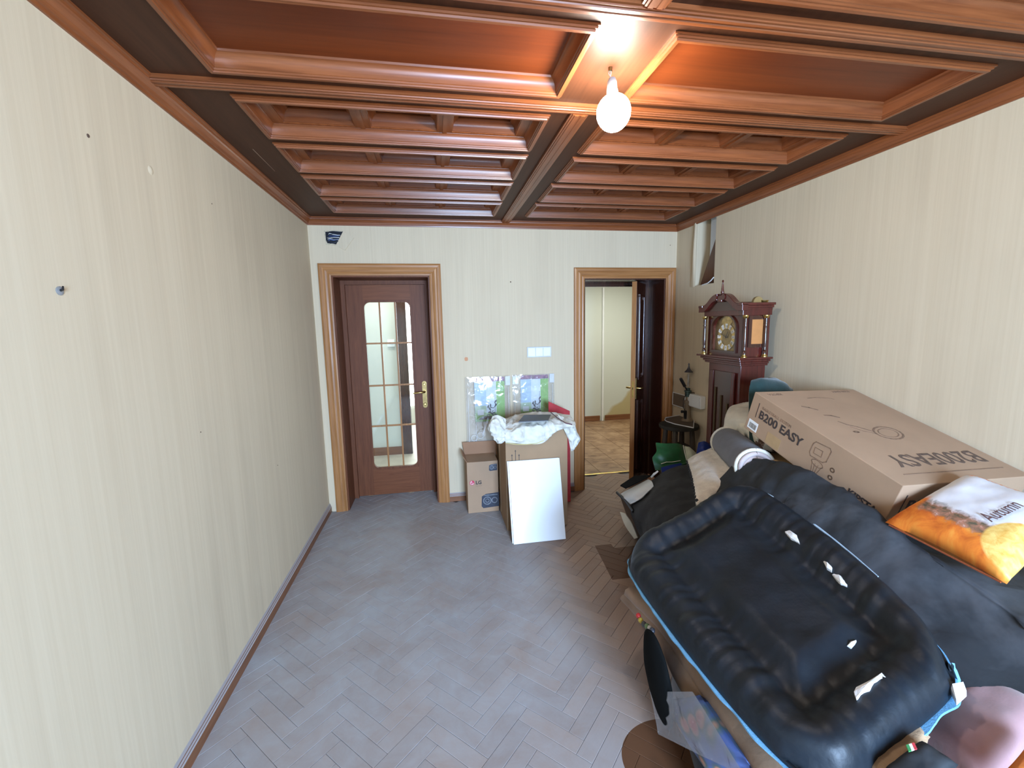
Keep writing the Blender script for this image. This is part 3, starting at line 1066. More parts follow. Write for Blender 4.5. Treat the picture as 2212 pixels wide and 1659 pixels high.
# ---- small things in the walls
plug = thing('wall_anchor', 'grey plastic anchor left in the bare left wall', 'wall anchor', (XL, 1.356, 1.705))
MB().lathe([(.011, 0), (.012, .003), (.007, .005)], (XL, 1.356, 1.705), 12, 'X').build('collar', M['grey'], plug, sm=40)
MB().tube([(XL, 1.356, 1.705), (XL + .012, 1.352, 1.708), (XL + .018, 1.345, 1.715)], [.004, .003, .002], 8).build('screw', M['black'], plug)
dk = plain('nail_hole_dark', (.10, .06, .04), .9)
for (y, z, r) in ((1.543, 2.162, .006), (2.264, 2.163, .003), (1.95, 1.18, .003), (2.75, .78, .003)):
    MB().lathe([(r, 0), (r * .8, .0015), (r * .3, .002)], (XL, y, z), 8, 'X').build('nail_hole', dk, wall_left, sm=40)
MB().lathe([(.016, 0), (.012, .0015), (.006, .0035), (.002, .004)], (XL, 1.829, 2.162), 16, 'X').build('wallpaper_blister', M['wallpaper'], wall_left, sm=60)
MB().lathe([(.006, 0), (.004, -.002)], (.683, YB, 1.969), 8, 'Y').build('nail_hole', dk, wall_back, sm=40)
MB().lathe([(.004, 0), (.003, -.002)], (2.20, YB, 2.30), 8, 'Y').build('nail_hole', dk, wall_back, sm=40)
MB().prism(rrect(.255, 1.285, .285, 1.318, .010), P2, YB - .0012, YB + .001).build('putty_spot', plain('orange_putty', (.62, .30, .16), .8), wall_back)

# broken-out junction box with cables above the glazed door
jb = thing('junction_hole', 'torn hole in the wallpaper with dark cables above the glazed door', 'wall hole', (-.77, YB, 2.325))
hp = [(-.836, 2.372), (-.800, 2.378), (-.765, 2.373), (-.695, 2.374), (-.722, 2.325), (-.756, 2.272), (-.790, 2.279), (-.822, 2.280), (-.830, 2.30), (-.838, 2.335)]
MB().prism(hp, P2, YB - .002, YB + .001).build('cavity', plain('dark_cavity', (.012, .014, .02), .9), jb)
MB().prism([(-.842, 2.378), (-.760, 2.382), (-.695, 2.379), (-.697, 2.373), (-.765, 2.372), (-.832, 2.370), (-.832, 2.29), (-.82, 2.276), (-.756, 2.270), (-.758, 2.263), (-.834, 2.268)], P2, YB - .004, YB + .001).build('plaster_rim', plain('crumbled_plaster', (.52, .45, .32), .95, 0, .25, 60), jb)
cols = [plain('cable_black', (.015, .02, .035), .4), plain('cable_blue', (.05, .10, .28), .4), plain('cable_white', (.7, .7, .66), .4), plain('cable_grey', (.25, .27, .3), .4)]
for k in range(9):
    z = 2.293 + .008 * k + random.uniform(-.004, .004)
    x1 = -.735 + (z - 2.30) * .35
    pts = [(-.828 + random.uniform(0, .02), YB - .003, z), (-.80, YB - .010, z + random.uniform(-.014, .014)), (-.77, YB - .013, z + random.uniform(-.012, .012)), (x1, YB - .003, z + random.uniform(-.006, .012))]
    MB().tube(pts, .0032, 7).build('cable', cols[(0, 1, 3, 0, 2, 1, 0, 2, 0)[k]], jb, sm=60)
flap = MB().add([(-.695, YB - .004, 2.374), (-.758, YB - .004, 2.266), (-.69, YB - .008, 2.225), (-.612, YB - .006, 2.325),
                 (-.695, YB - .0005, 2.374), (-.758, YB - .0005, 2.266), (-.69, YB - .0005, 2.225), (-.612, YB - .0005, 2.325)],
                [(0, 1, 2, 3), (7, 6, 5, 4), (0, 4, 5, 1), (1, 5, 6, 2), (2, 6, 7, 3), (3, 7, 4, 0)]).build('wallpaper_flap', M['wallpaper'], jb)

# broken-out place high in the right wall: pipe, brown board and torn paper
bo = thing('wall_breakout', 'torn open wallpaper showing a white pipe in the corner by the cornice', 'wall hole', (XR, 3.36, 1.9))
def rw(x, y, X=XR): return px_(x, y, X)
G = crgrid([[(XR + .115, 3.50, 2.47), (XR + .055, 3.43, 2.47), (XR + .060, 3.33, 2.47), (XR + .12, 3.24, 2.47)],
            [(XR + .115, 3.50, 2.2), (XR + .055, 3.43, 2.2), (XR + .060, 3.34, 2.2), (XR + .12, 3.27, 2.2)],
            [(XR + .115, 3.50, 1.90), (XR + .06, 3.45, 1.90), (XR + .07, 3.40, 1.90), (XR + .12, 3.36, 1.90)]], 6, 6)
gmesh('pipe', G, .004, plain('white_lining', (.66, .74, .84), .4, 0, .03), bo)
mb = MB(); mb.add([(XR + .02, 3.50, 1.905), (XR + .02, 3.29, 1.905), (XR + .02, 3.29, 2.30), (XR + .026, 3.50, 1.905), (XR + .026, 3.29, 1.905), (XR + .026, 3.29, 2.30)], [(0, 1, 2), (5, 4, 3), (0, 3, 4, 1), (1, 4, 5, 2), (2, 5, 3, 0)])
mb.build('brown_board', M['jamb'], bo)
mb = MB().tube([(XR - .003, 3.44, 1.897), (XR - .006, 3.36, 1.905), (XR - .006, 3.32, 1.920), (XR - .003, 3.285, 1.945)], .0045, 6).build('torn_edge', M['white'], bo, sm=60)
G = crgrid([[(XR - .002, 3.545, 2.43), (XR - .012, 3.56, 2.43), (XR - .003, 3.60, 2.43)], [(XR - .002, 3.545, 2.15), (XR - .018, 3.565, 2.15), (XR - .003, 3.61, 2.15)], [(XR - .002, 3.545, 1.895), (XR - .006, 3.57, 1.89), (XR - .003, 3.62, 1.90)]], 5, 4)
gmesh('wallpaper_flap', G, .001, M['wallpaper'], bo, flip=True)
# ================================================================== LAMP, SWITCH
bulb = thing('pendant_bulb', 'lit bare bulb hanging on twisted wires from the wooden ceiling', 'light bulb', (.65, 1.57, HB))
bc = Vector((.662, 1.57, 2.348))
cyl('ceiling_hook', (.648, 1.57, HB - .012), (.648, 1.57, HB + .004), .007, M['oldbrass'], bulb, 10)
for s in (-1, 1):
    MB().tube([(.648 + s * .002, 1.57, HB - .004), (.6465 + s * .004, 1.57, HB - .02), (.650 - s * .002, 1.57, HB - .036), (.652 + s * .003, 1.57, HB - .052)], .0014, 6).build('wire', M['white'] if s > 0 else M['grey'], bulb)
MB().lathe([(.004, .036), (.012, .033), (.0165, .022), (.018, .002), (.0185, -.014), (.015, -.016)], (.655, 1.57, 2.412), 16).build('socket', M['grey'], bulb, sm=40)
prof = [(.013, .060), (.015, .048)] + [(.060 * math.sin(a), -.014 + .060 * math.cos(a) * (1.05 if a > PI / 2 else 1.0)) for a in [PI * k / 14 for k in range(2, 14)]] + [(.004, -.077)]
MB().lathe(prof, bc, 24).build('bulb', emit('lit_bulb', (1.0, .94, .84), BULB_STRENGTH), bulb, sm=60)

sw = thing('light_switch', 'white triple rocker light switch beside the open doorway', 'light switch', (.934, YB, 1.345))
s0, s1 = py_(1138, 749.5, YB), py_(1190.5, 770.5, YB)
box('plate', (s0.x, YB - .009, s1.z), (s1.x, YB - .0002, s0.z), plain('switch_plate', (.58, .59, .58), .4), sw, .003)
wk = (s1.x - s0.x - .012) / 3
for k in range(3):
    box('rocker', (s0.x + .006 + k * wk + .003, YB - .013, s1.z + .010), (s0.x + .006 + (k + 1) * wk - .003, YB - .008, s0.z - .010), M['white'], sw, .002)
# ================================================================== AGAINST THE BACK WALL
# ---- tall carton with a shirt thrown over it
bx0, bx1, by0, by1, bz = .497, .985, 3.172, 3.56, .815
tb = thing('cardboard_box', 'tall brown carton with printed arrows standing by the open doorway', 'box', (.74, 3.366, 0))
t_ = .006
MB().box((bx0, by0, .002), (bx1, by0 + t_, bz)).box((bx0, by1 - t_, .002), (bx1, by1, bz)).box((bx0, by0 + t_, .002), (bx0 + t_, by1 - t_, bz)).box((bx1 - t_, by0 + t_, .002), (bx1, by1 - t_, bz)).box((bx0 + t_, by0 + t_, .002), (bx1 - t_, by1 - t_, .010)).build('body', M['card_d'], tb)
box('seam_tape', (bx0 - .0012, by0 + .30, .02), (bx0, by0 + .355, bz - .02), plain('brown_tape', (.36, .26, .15), .3), tb)
box('carton_lining', (bx0 + .008, by0 + .010, .70), (bx1 - .008, by1 - .010, .775), M['card_in'], tb)
for ax, z0, z1, w in ((.545, .555, .615, .010), (.572, .555, .648, .008), (.600, .555, .612, .010)):
    m = MB()
    fn = lambda u, v, t: (ax + u, t, v)
    m.prism([(-.0022, z0), (.0022, z0), (.0022, z1 - .014), (w / 2 + .002, z1 - .014), (0, z1), (-w / 2 - .002, z1 - .014), (-.0022, z1 - .014)], fn, by0 - .0007, by0)
    m.build('printed_arrow', M['ink'], tb)
MB().box((.535, by0 - .0007, .547), (.610, by0, .551)).build('printed_arrow_base', M['ink'], tb)

nb = thing('notebook', 'dark notebook lying among the folds of the cream shirt', 'notebook', tuple(pz(1152, 905, .88)))
nq = [pz(1120, 912, .878), pz(1184, 909, .878), pz(1190, 897, .884), pz(1132, 898, .884)]
MB().hexa(nq + [p + Vector((0, 0, .007)) for p in nq]).build('cover', plain('dark_cover', (.030, .032, .038), .45), nb, .002)
MB().hexa([p + Vector((0, .004, -.004)) for p in nq] + [p + Vector((0, .004, -.0003)) for p in nq]).build('pages', M['grey'], nb)
def shirt_mat():
    m, t, b = nt('cream_cotton')
    v = coords(t, 'World')
    f = noise_tex(t, v, 12, 4)
    L(t, ramp(t, f, [(.3, (.60, .58, .50)), (.7, (.72, .70, .63))]), b.inputs['Base Color'])
    b.inputs['Roughness'].default_value = .9
    bump(t, b, noise_tex(t, v, 30, 4), .35, .01)
    return m
M['shirt'] = shirt_mat()
sh = thing('cream_shirt', 'cream cotton shirt thrown over the top of the tall carton', 'shirt', (.74, 3.3, .8))
F = 3.158
ctrl = [[pz(1090, 905, .840), pz(1130, 893, .862), pz(1180, 890, .872), pz(1232, 897, .866)],
        [py_(1084, 925, F + .02), pz(1130, 905, .846), pz(1180, 906, .846), pz(1243, 918, .836)],
        [py_(1088, 940, F - .004), py_(1130, 924, F - .004), py_(1175, 922, F - .004), py_(1216, 926, F - .002)],
        [py_(1092, 956, F - .010), py_(1136, 959, F - .014), py_(1172, 957, F - .012), py_(1197, 934, F - .006)]]
G = wrinkle(crgrid(ctrl, 14, 14), .016, 13, 4, (1, 1, 1), .75)
gmesh('body', G, .004, M['shirt'], sh)
pts = [(pz(1060 + 2 * k, 905 + 3 * k, .845)) for k in range(3)]
Gs = crgrid([[py_(1064, 899, 3.19), py_(1076, 897, 3.17), py_(1093, 905, 3.18)], [py_(1054, 925, 3.17), py_(1072, 922, 3.125), py_(1092, 925, 3.15)], [py_(1066, 944, 3.17), py_(1078, 948, 3.13), py_(1092, 940, 3.15)], [py_(1074, 958, 3.165), py_(1083, 958, 3.14), py_(1094, 950, 3.15)]], 11, 11)
gmesh('sleeve', wrinkle(Gs, .016, 20, 7, (1, 1, 1), .7), .012, M['shirt'], sh)
Gs = crgrid([[py_(1205, 896, 3.25), py_(1225, 905, 3.22), py_(1240, 912, 3.24)], [py_(1217, 925, 3.16), py_(1233, 930, 3.16), py_(1246, 932, 3.20)], [py_(1228, 950, 3.165), py_(1240, 955, 3.165), py_(1253, 948, 3.20)], [py_(1232, 970, 3.17), py_(1236, 974, 3.17), py_(1247, 962, 3.19)]], 11, 11)
gmesh('sleeve', wrinkle(Gs, .014, 17, 9, (1, 1, 1), .7), .006, M['shirt'], sh)
pp = [pz(1190, 891, .885), pz(1206, 904, .868), pz(1222, 914, .858), pz(1236, 917, .850)]
MB().tube(pp, .004, 6).build('dark_piping', cloth('maroon_trim', (.10, .03, .05)), sh)
pp = [py_(1092, 957, F - .016), py_(1115, 960, F - .019), py_(1136, 960, F - .020), py_(1160, 958, F - .019), py_(1178, 950, F - .016), py_(1196, 935, F - .011)]
MB().tube(pp, .0025, 6).build('hem', cloth('yellow_hem', (.62, .55, .24)), sh)

rf = thing('red_folder', 'red card folder standing behind the tall carton', 'folder', (1.06, 3.60, 0))
MB().hexa([(.95, 3.60, .002), (1.148, 3.60, .002), (1.148, 3.612, .002), (.95, 3.612, .002), (.95, 3.60, .93), (1.142, 3.60, .835), (1.142, 3.612, .835), (.95, 3.612, .93)]).build('cover', cloth('red_card', (.42, .035, .04), .5), rf, .001)
box('sheets', (.955, 3.613, .002), (1.135, 3.620, .80), M['white'], rf)

# ---- two white boards leaning on the carton
def board(dy, bl, tl, label):
    o = thing('white_board', label, 'board', (.7, 2.95 + dy, 0))
    x0, x1 = bl; h0, h1 = tl
    yb, yt = 2.945 + dy, 3.146 + dy * .5
    th = .013
    ang = Vector((0, yt - yb, .565)).normalized(); nrm = Vector((0, -ang.z, ang.y))
    a, b = Vector((x0, yb, .003)), Vector((x1, yb, .003)); c = Vector((h1, yt, .566)); d = Vector((h0, yt, .566))
    off = -nrm * th
    MB().hexa([a, b, b + off, a + off, d, c, c + off, d + off]).build('panel', plain('white_melamine', (.80, .84, .87), .25, 0, .01), o, .0008)
    q = nrm * .0005
    MB().hexa([a + off * .35 - Vector((.0012, 0, 0)), a + off * .35, a + off * .65, a + off * .65 - Vector((.0012, 0, 0)), d + off * .35 - Vector((.0012, 0, 0)), d + off * .35, d + off * .65, d + off * .65 - Vector((.0012, 0, 0))]).build('edge_band', M['grey'], o)
board(0, (.507, .901), (.513, .912), 'white melamine board at the front, leaning on the tall carton')
board(.017, (.500, .897), (.503, .905), 'white melamine board behind another one, leaning on the tall carton')

# ---- LG carton
lg = thing('cardboard_box', 'small brown carton printed LG with loudspeaker pictures', 'box', (.354, 3.70, 0))
x0, x1, y0, y1, z1 = .222, .486, 3.550, 3.80, .452
MB().box((x0, y0, .002), (x1, y1, z1)).build('body', M['card'], lg, .002)
MB().hexa([(x0, y1 - .012, z1 - .02), (x1 + .03, y1 - .012, z1 - .02), (x1 + .03, y1 - .006, z1 - .02), (x0, y1 - .006, z1 - .02), (x0 - .016, y1 + .012, .558), (x1 + .03, y1 + .012, .558), (x1 + .03, y1 + .018, .558), (x0 - .016, y1 + .018, .558)]).build('flap', M['card_in'], lg)
MB().hexa([(x0 - .001, y0 + .01, z1), (x0 + .003, y0 + .01, z1), (x0 + .003, y1 - .01, z1), (x0 - .001, y1 - .01, z1), (x0 - .030, y0 + .02, z1 + .05), (x0 - .026, y0 + .02, z1 + .05), (x0 - .026, y1 - .02, z1 + .06), (x0 - .030, y1 - .02, z1 + .06)]).build('flap', M['card_in'], lg)
fy = y0
ux, uy = (1, 0, 0), (0, 0, 1)
red = plain('logo_red', (.50, .02, .07), .5, 0, .05)
lgo = MB().prism([(.262 + .021 * math.cos(a), .272 + .021 * math.sin(a)) for a in [2 * PI * k / 24 for k in range(24)]], P2, fy - .0012, fy).build('logo_disc', red, lg)
wh = plain('logo_white', (.8, .75, .72), .6)
def arc(cx, cz, r, a0, a1, w, y):
    n = 14
    return MB().prism([(cx + (r + w / 2) * math.cos(a0 + (a1 - a0) * k / n), cz + (r + w / 2) * math.sin(a0 + (a1 - a0) * k / n)) for k in range(n + 1)] + [(cx + (r - w / 2) * math.cos(a1 + (a0 - a1) * k / n), cz + (r - w / 2) * math.sin(a1 + (a0 - a1) * k / n)) for k in range(n + 1)], P2, y - .0008, y)
arc(.262, .272, .0145, PI * .5, PI * 2.0, .003, fy - .0014).build('logo_arc', wh, lgo)
MB().box((.2605, fy - .0022, .262), (.2630, fy - .0014, .281)).box((.2605, fy - .0022, .262), (.268, fy - .0014, .2645)).build('logo_bar', wh, lgo)
MB().prism([(.2555 + .0022 * math.cos(a), .278 + .0022 * math.sin(a)) for a in [2 * PI * k / 10 for k in range(10)]], P2, fy - .0022, fy - .0014).build('logo_dot', wh, lgo)
lettering('lettering', 'LG', (.292, fy, .257), ux, uy, .042, M['ink'], lg, .0016)
lettering('lettering', 'Life\'s Good', (.293, fy, .238), ux, uy, .011, M['ink_soft'], lg)
navy = plain('print_navy', (.030, .035, .055), .5, 0, .3, 60)
grey_p = plain('print_grey', (.16, .17, .19), .5, 0, .3, 60)
# printed audio system, upper small and lower large
def printed_speaker(cx, cz, s, parent):
    o = MB().prism([(cx - s, cz - .62 * s), (cx - .8 * s, cz - .85 * s), (cx + .95 * s, cz - .75 * s), (cx + .95 * s, cz + .85 * s), (cx - .5 * s, cz + .75 * s), (cx - .95 * s, cz + .5 * s)], P2, fy - .0008, fy).build('speaker_print', navy, parent)
    arc(cx - .35 * s, cz - .02 * s, .42 * s, 0, 2 * PI, .12 * s, fy - .0009).build('cone_print', grey_p, o)
    arc(cx - .35 * s, cz - .02 * s, .20 * s, 0, 2 * PI, .08 * s, fy - .0009).build('cone_print', grey_p, o)
    arc(cx + .45 * s, cz - .02 * s, .30 * s, 0, 2 * PI, .10 * s, fy - .0009).build('cone_print', grey_p, o)
    MB().box((cx - .7 * s, fy - .0016, cz + .55 * s), (cx + .8 * s, fy - .0009, cz + .66 * s)).build('panel_print', grey_p, o)
printed_speaker(.415, .105, .078, lg)
printed_speaker(.445, .395, .036, lg)

# ---- two packed curtains in clear bags
gr = plain('print_green', (.25, .48, .07), .5, 0, .1, 20)
pw = plain('print_pale', (.70, .76, .80), .5, 0, .06, 9)
pb = plain('print_sky', (.46, .60, .72), .5, 0, .12, 9)
pu = plain('print_purple', (.21, .05, .13), .5, 0, .35, 30)
dkp = plain('print_dark', (.035, .03, .028), .6)
brn = plain('print_brown', (.07, .03, .022), .6)
whp = plain('white_card', (.78, .79, .80), .5, 0, .03)
def packed(xa, xb, zt, zb, ia, ib, ib_z, label, head_left, Y):
    o = thing('packed_curtain', label, 'packaging', ((xa + xb) / 2, Y, zb))
    f = Y - .010
    yy = lambda t: t
    def pt(name, u0, v0, u1, v1, m, par, dy=0.0):
        return box(name, (u0, f - .0012 - dy, v0), (u1, f - dy, v1), m, par)
    ins = box('printed_insert', (ia, f, ib_z), (ib, f + .004, zt - .010), pw, o)
    H = zt - .010 - ib_z; Wd = ib - ia
    pt('header_print', ia, zt - .045, ib, zt - .010, pu, ins)
    pt('side_print', ia + Wd * .72, ib_z, ib, zt - .046, gr, ins)
    pt('sky_print', ia, ib_z + H * .36, ia + Wd * .38, zt - .046, pb, ins)
    pt('meadow_print', ia, ib_z, ia + Wd * .715, ib_z + H * .20, gr, ins)
    pt('meadow_print', ia, ib_z + H * .201, ia + Wd * .38, ib_z + H * .359, plain('print_meadow', (.50, .62, .40), .5), ins)
    pt('price_label', ia + Wd * .08, ib_z + H * .15, ia + Wd * .29, ib_z + H * .27, whp, ins, .0013)
    m = MB(); n = 12
    mound = [(ia + Wd * (.12 + .60 * k / n), ib_z + H * (.055 + .075 * math.sin(PI * k / n) ** .7)) for k in range(n + 1)]
    m.prism([(ia + Wd * .12, ib_z + H * .045)] + mound + [(ia + Wd * .72, ib_z + H * .045)], P2, f - .0026, f - .0013)
    m.build('mound_print', brn, ins)
    rnd = random.Random(5)
    fl = MB()
    for k in range(18):
        u = ia + Wd * (.44 + .26 * rnd.random()); v = ib_z + H * (.14 + .48 * (k / 18) ** 1.3 * (1 if u > ia + Wd * .58 else .5))
        r = .006 + .006 * rnd.random(); a = rnd.random() * PI
        lp = [(u + r * 1.6 * math.cos(t) * math.cos(a) - r * .6 * math.sin(t) * math.sin(a), v + r * 1.6 * math.cos(t) * math.sin(a) + r * .6 * math.sin(t) * math.cos(a)) for t in [2 * PI * q / 8 for q in range(8)]]
        fl.prism(lp, P2, f - .0026, f - .0013)
    fl.prism([(ia + Wd * .655, ib_z + H * .12), (ia + Wd * .668, ib_z + H * .12), (ia + Wd * .685, ib_z + H * .62), (ia + Wd * .679, ib_z + H * .62)], P2, f - .0026, f - .0013)
    fl.build('flower_print', dkp, ins)
    pt('hang_card', xb - .045, zt - .085, xb - .002, zt - .004, whp, o)
    if head_left: pt('hang_card', xa + .004, zt - .085, xa + .058, zt - .012, whp, o)
    # clear bag with a puffed, wrinkled front
    G = np.zeros((25, 17, 3))
    for i in range(25):
        for j in range(17):
            u, v = i / 24, j / 16
            G[i, j] = (xa + (xb - xa) * v, f - .006 - .010 * (math.sin(PI * u) * math.sin(PI * v)) ** .5, zt + (zb - zt) * u)
    G = wrinkle(G, .006, 13, xa * 9)
    gmesh('clear_bag', G, .0006, M['film'], o, flip=True)
    for x in (xa + .02, xa + .085, xb - .02):
        MB().tube([(x, f - .008, zt - .10), (x + .002, f - .010, (zt + zb) / 2), (x, f - .008, zb + .01)], .0016, 5).build('weld_seam', M['white'], o)
    return o
Yp = YB - .004
b1 = packed(.250, .655, 1.142, .465, .330, .602, .735, 'packed curtain in clear bag above the LG carton', False, Yp - .018)
b2 = packed(.676, 1.070, 1.146, .004, .752, 1.012, .745, 'packed curtain in clear bag behind the tall carton', True, Yp)
f = Yp - .018 - .026
for (cx, cz, r) in ((.315, .592, .026), (.372, .612, .028)):
    m = MB(); n = 20
    m.tube([(cx + r * math.cos(2 * PI * k / n), f, cz + r * math.sin(2 * PI * k / n)) for k in range(n + 1)], .0022, 6, False)
    m.build('eyelet_ring', M['white'], b1, sm=60)
MB().prism([(.435 + .024 * math.cos(a), .517 + .024 * math.sin(a)) for a in [2 * PI * k / 20 for k in range(20)]], P2, f - .002, f).build('sticker', plain('pale_blue_sticker', (.55, .68, .75), .4), b1)
MB().prism([(.385, .60), (.405, .64), (.428, .70), (.432, .722), (.420, .728), (.410, .70), (.402, .66), (.396, .64)], P2, f - .001, f).build('glare_leaf', whp, b1)
# ================================================================== CLOCK CORNER
ck = thing('longcase_clock', 'tall mahogany longcase clock with brass dial against the right wall', 'clock', (2.10, 2.735, 0))
cw = M['clockwood']
fx, bxk = 1.965, 2.178          # front (faces the left wall) and back
ya, yb = 2.535, 2.935           # side towards the viewer, far side
def cb(name, x0, y0, z0, x1, y1, z1, m=cw, p=ck, b=.003): return box(name, (x0, y0, z0), (x1, y1, z1), m, p, b)
cb('plinth', fx - .015, ya - .012, .002, bxk, yb + .012, .34, b=.006)
cb('plinth_moulding', fx - .03, ya - .025, .34, bxk, yb + .025, .375, b=.008)
trunk = cb('trunk', fx + .03, ya + .03, .375, bxk, yb - .03, 1.30)
# trunk door with glass and weights behind
MB().box((fx + .022, ya + .075, .45), (fx + .030, yb - .075, 1.24)).build('trunk_door', M['darkdoor'], ck, .003)
cb('door_stile', fx + .014, ya + .070, .45, fx + .024, ya + .105, 1.24, p=ck)
cb('door_stile', fx + .014, yb - .105, .45, fx + .024, yb - .070, 1.24, p=ck)
for k in range(3):
    y = ya + .135 + k * .065
    cyl('weight', (fx + .018, y, .70 + .05 * k), (fx + .018, y, 1.02 + .05 * k), .007, plain('dull_brass', (.10, .07, .035), .5, .6), ck, 10)
for z, e in ((1.292, .012), (1.306, .022), (1.322, .036)):
    cb('hood_moulding', fx - e + .02, ya - e + .02, z, bxk, yb + e - .02, z + .0155, b=.003)
cb('hood_ledge', fx - .035, ya - .035, 1.3385, bxk, yb + .035, 1.352, b=.003)
# hood: box with arched dial opening
z0, z1 = 1.352, 1.640
hood = MB().box((fx + .040, ya + .012, z0), (bxk, ya + .020, z1)).box((fx + .040, yb - .020, z0), (bxk, yb - .012, z1)).box((bxk - .01, ya + .02, z0), (bxk, yb - .02, z1)).box((fx + .04, ya + .02, z1 - .012), (bxk - .01, yb - .02, z1)).build('hood', cw, ck)
def PF(u, v, t): return (t, u, v)
yc = (ya + yb) / 2
hw = .125
arch = [(yc + hw, z0 + .035)] + [(yc + hw * math.cos(a), z0 + .190 + hw * .72 * math.sin(a)) for a in [PI * k / 16 for k in range(17)]] + [(yc - hw, z0 + .035)]
plate_hole([(ya + .02, z0), (yb - .02, z0), (yb - .02, z1), (ya + .02, z1)], arch, PF, fx + .018, fx + .040, 'hood_door', cw, ck)
ar2 = [(yc + hw * 1.09, z0 + .022)] + [(yc + hw * 1.09 * math.cos(a), z0 + .190 + hw * .80 * math.sin(a)) for a in [PI * k / 16 for k in range(17)]] + [(yc - hw * 1.09, z0 + .022)]
plate_hole(ar2, arch, PF, fx + .006, fx + .020, 'arch_moulding', M['darkdoor'], ck)
dial = MB().prism(arch, PF, fx + .040, fx + .046).build('dial', plain('dial_brass', (.36, .25, .10), .38, .9, .35, 25), ck)
dc = (yc, z0 + .128)
def ring(cy, cz, r, w, x, n=32):
    m = MB()
    o_ = [(cy + (r + w) * math.cos(2 * PI * k / n), cz + (r + w) * math.sin(2 * PI * k / n)) for k in range(n)]
    i_ = [(cy + r * math.cos(2 * PI * k / n), cz + r * math.sin(2 * PI * k / n)) for k in range(n)]
    return o_, i_
o_, i_ = ring(*dc, .058, .034, 0)
plate_hole(o_, i_, PF, fx + .037, fx + .040, 'chapter_ring', M['brass'], dial)
NUM = ['XII', 'I', 'II', 'III', 'IIII', 'V', 'VI', 'VII', 'VIII', 'IX', 'X', 'XI']
cart = plain('numeral_white', (.78, .77, .72), .4)
for k in range(12):
    a = PI / 2 + 2 * PI * k / 12            # seen from -x, clockwise runs towards -y ... +y
    cyk, czk = dc[0] - .075 * math.cos(a) * -1, dc[1] + .075 * math.sin(a)
    u = Vector((0, -math.sin(a), math.cos(a))); rr = Vector((0, math.cos(a), math.sin(a)))
    P = Vector((fx + .0355, cyk, czk))
    q = [(.0115, .017), (-.0115, .017), (-.009, -.015), (.009, -.015)]
    MB().hexa([tuple(P + u * s[0] + rr * s[1]) for s in q] + [tuple(P + u * s[0] + rr * s[1] + Vector((-.0015, 0, 0))) for s in q]).build('numeral_plate', cart, dial)
    # roman numeral standing on the plate, feet towards the centre
    k2 = (12 - k) % 12
    ln = len(NUM[k2])
    lettering('numeral', NUM[k2], P + Vector((-.0016, 0, 0)) + u * (.0042 * ln) - rr * .011, -u, rr, .024, M['ink'], dial, .0003, .0002, 0, .62, .0002)
for ang, ln, w in ((2.1, .045, .0035), (.4, .066, .0028)):
    d = Vector((0, math.cos(ang), math.sin(ang))); s = Vector((0, -d.z, d.y)); P = Vector((fx + .033, dc[0], dc[1]))
    MB().hexa([tuple(P - d * .01 + s * w), tuple(P - d * .01 - s * w), tuple(P + d * ln - s * w * .3), tuple(P + d * ln + s * w * .3)] + [tuple(p + Vector((-.0015, 0, 0))) for p in (P - d * .01 + s * w, P - d * .01 - s * w, P + d * ln - s * w * .3, P + d * ln + s * w * .3)]).build('clock_hand', M['ink'], dial)
moon = MB().prism([(yc + .052 * math.cos(a), z0 + .236 + .034 * math.sin(a)) for a in [2 * PI * k / 24 for k in range(24)]], PF, fx + .036, fx + .040).build('moon_dial', plain('moon_brass', (.55, .40, .15), .35, .9, .3, 40), dial)
box('hood_glass', (fx + .028, yc - hw, z0 + .036), (fx + .030, yc + hw, z0 + .275), clear('dial_glass', (1, 1, 1), .0, .03, 0, 0, .06), ck)
# side window towards the viewer
sx0, sx1, sz0, sz1 = fx + .075, fx + .160, z0 + .085, z0 + .245
plate_hole([(sx0 - .022, sz0 - .022), (sx1 + .022, sz0 - .022), (sx1 + .022, sz1 + .022), (sx0 - .022, sz1 + .022)], [(sx0, sz0), (sx1, sz0), (sx1, sz1), (sx0, sz1)], P2, ya + .002, ya + .013, 'side_window_frame', M['darkdoor'], ck)
box('side_panel', (sx0, ya + .008, sz0), (sx1, ya + .0119, sz1), plain('amber_fabric', (.52, .22, .065), .7, 0, .06, 30), ck)
# turned columns with brass caps
def column(x, y):
    c = MB().lathe([(.013, 0), (.013, .017), (.009, .022), (.012, .031), (.009, .039), (.011, .05), (.0125, .10), (.011, .15), (.009, .18), (.012, .19), (.009, .20), (.011, .212), (.011, .252)], (x, y, z0 + .018), 14).build('column', M['darkdoor'], ck, sm=50)
    MB().lathe([(.019, 0), (.019, .005), (.012, .010), (.013, .02)], (x, y, z0 + .0005), 14).build('brass_base', M['brass'], c, sm=40)
    MB().lathe([(.012, 0), (.016, .008), (.019, .012), (.019, .02)], (x, y, z0 + .252), 14).build('brass_cap', M['brass'], c, sm=40)
for x, y in ((fx + .018, ya - .008), (bxk - .045, ya - .008), (fx - .005, yb - .012)): column(x, y)
cb('frieze', fx - .002, ya - .006, z1 - .016, bxk, yb + .006, z1 + .025, b=.003)
for k, (z, e) in enumerate(((z1 + .018, .008), (z1 + .032, .020), (z1 + .048, .034))):
    cb('cornice', fx - e, ya - e, z, bxk, ya + .012, z + .0165, b=.003)
    cb('cornice', fx - e, yb - .012, z, bxk, yb + e, z + .0165, b=.003)
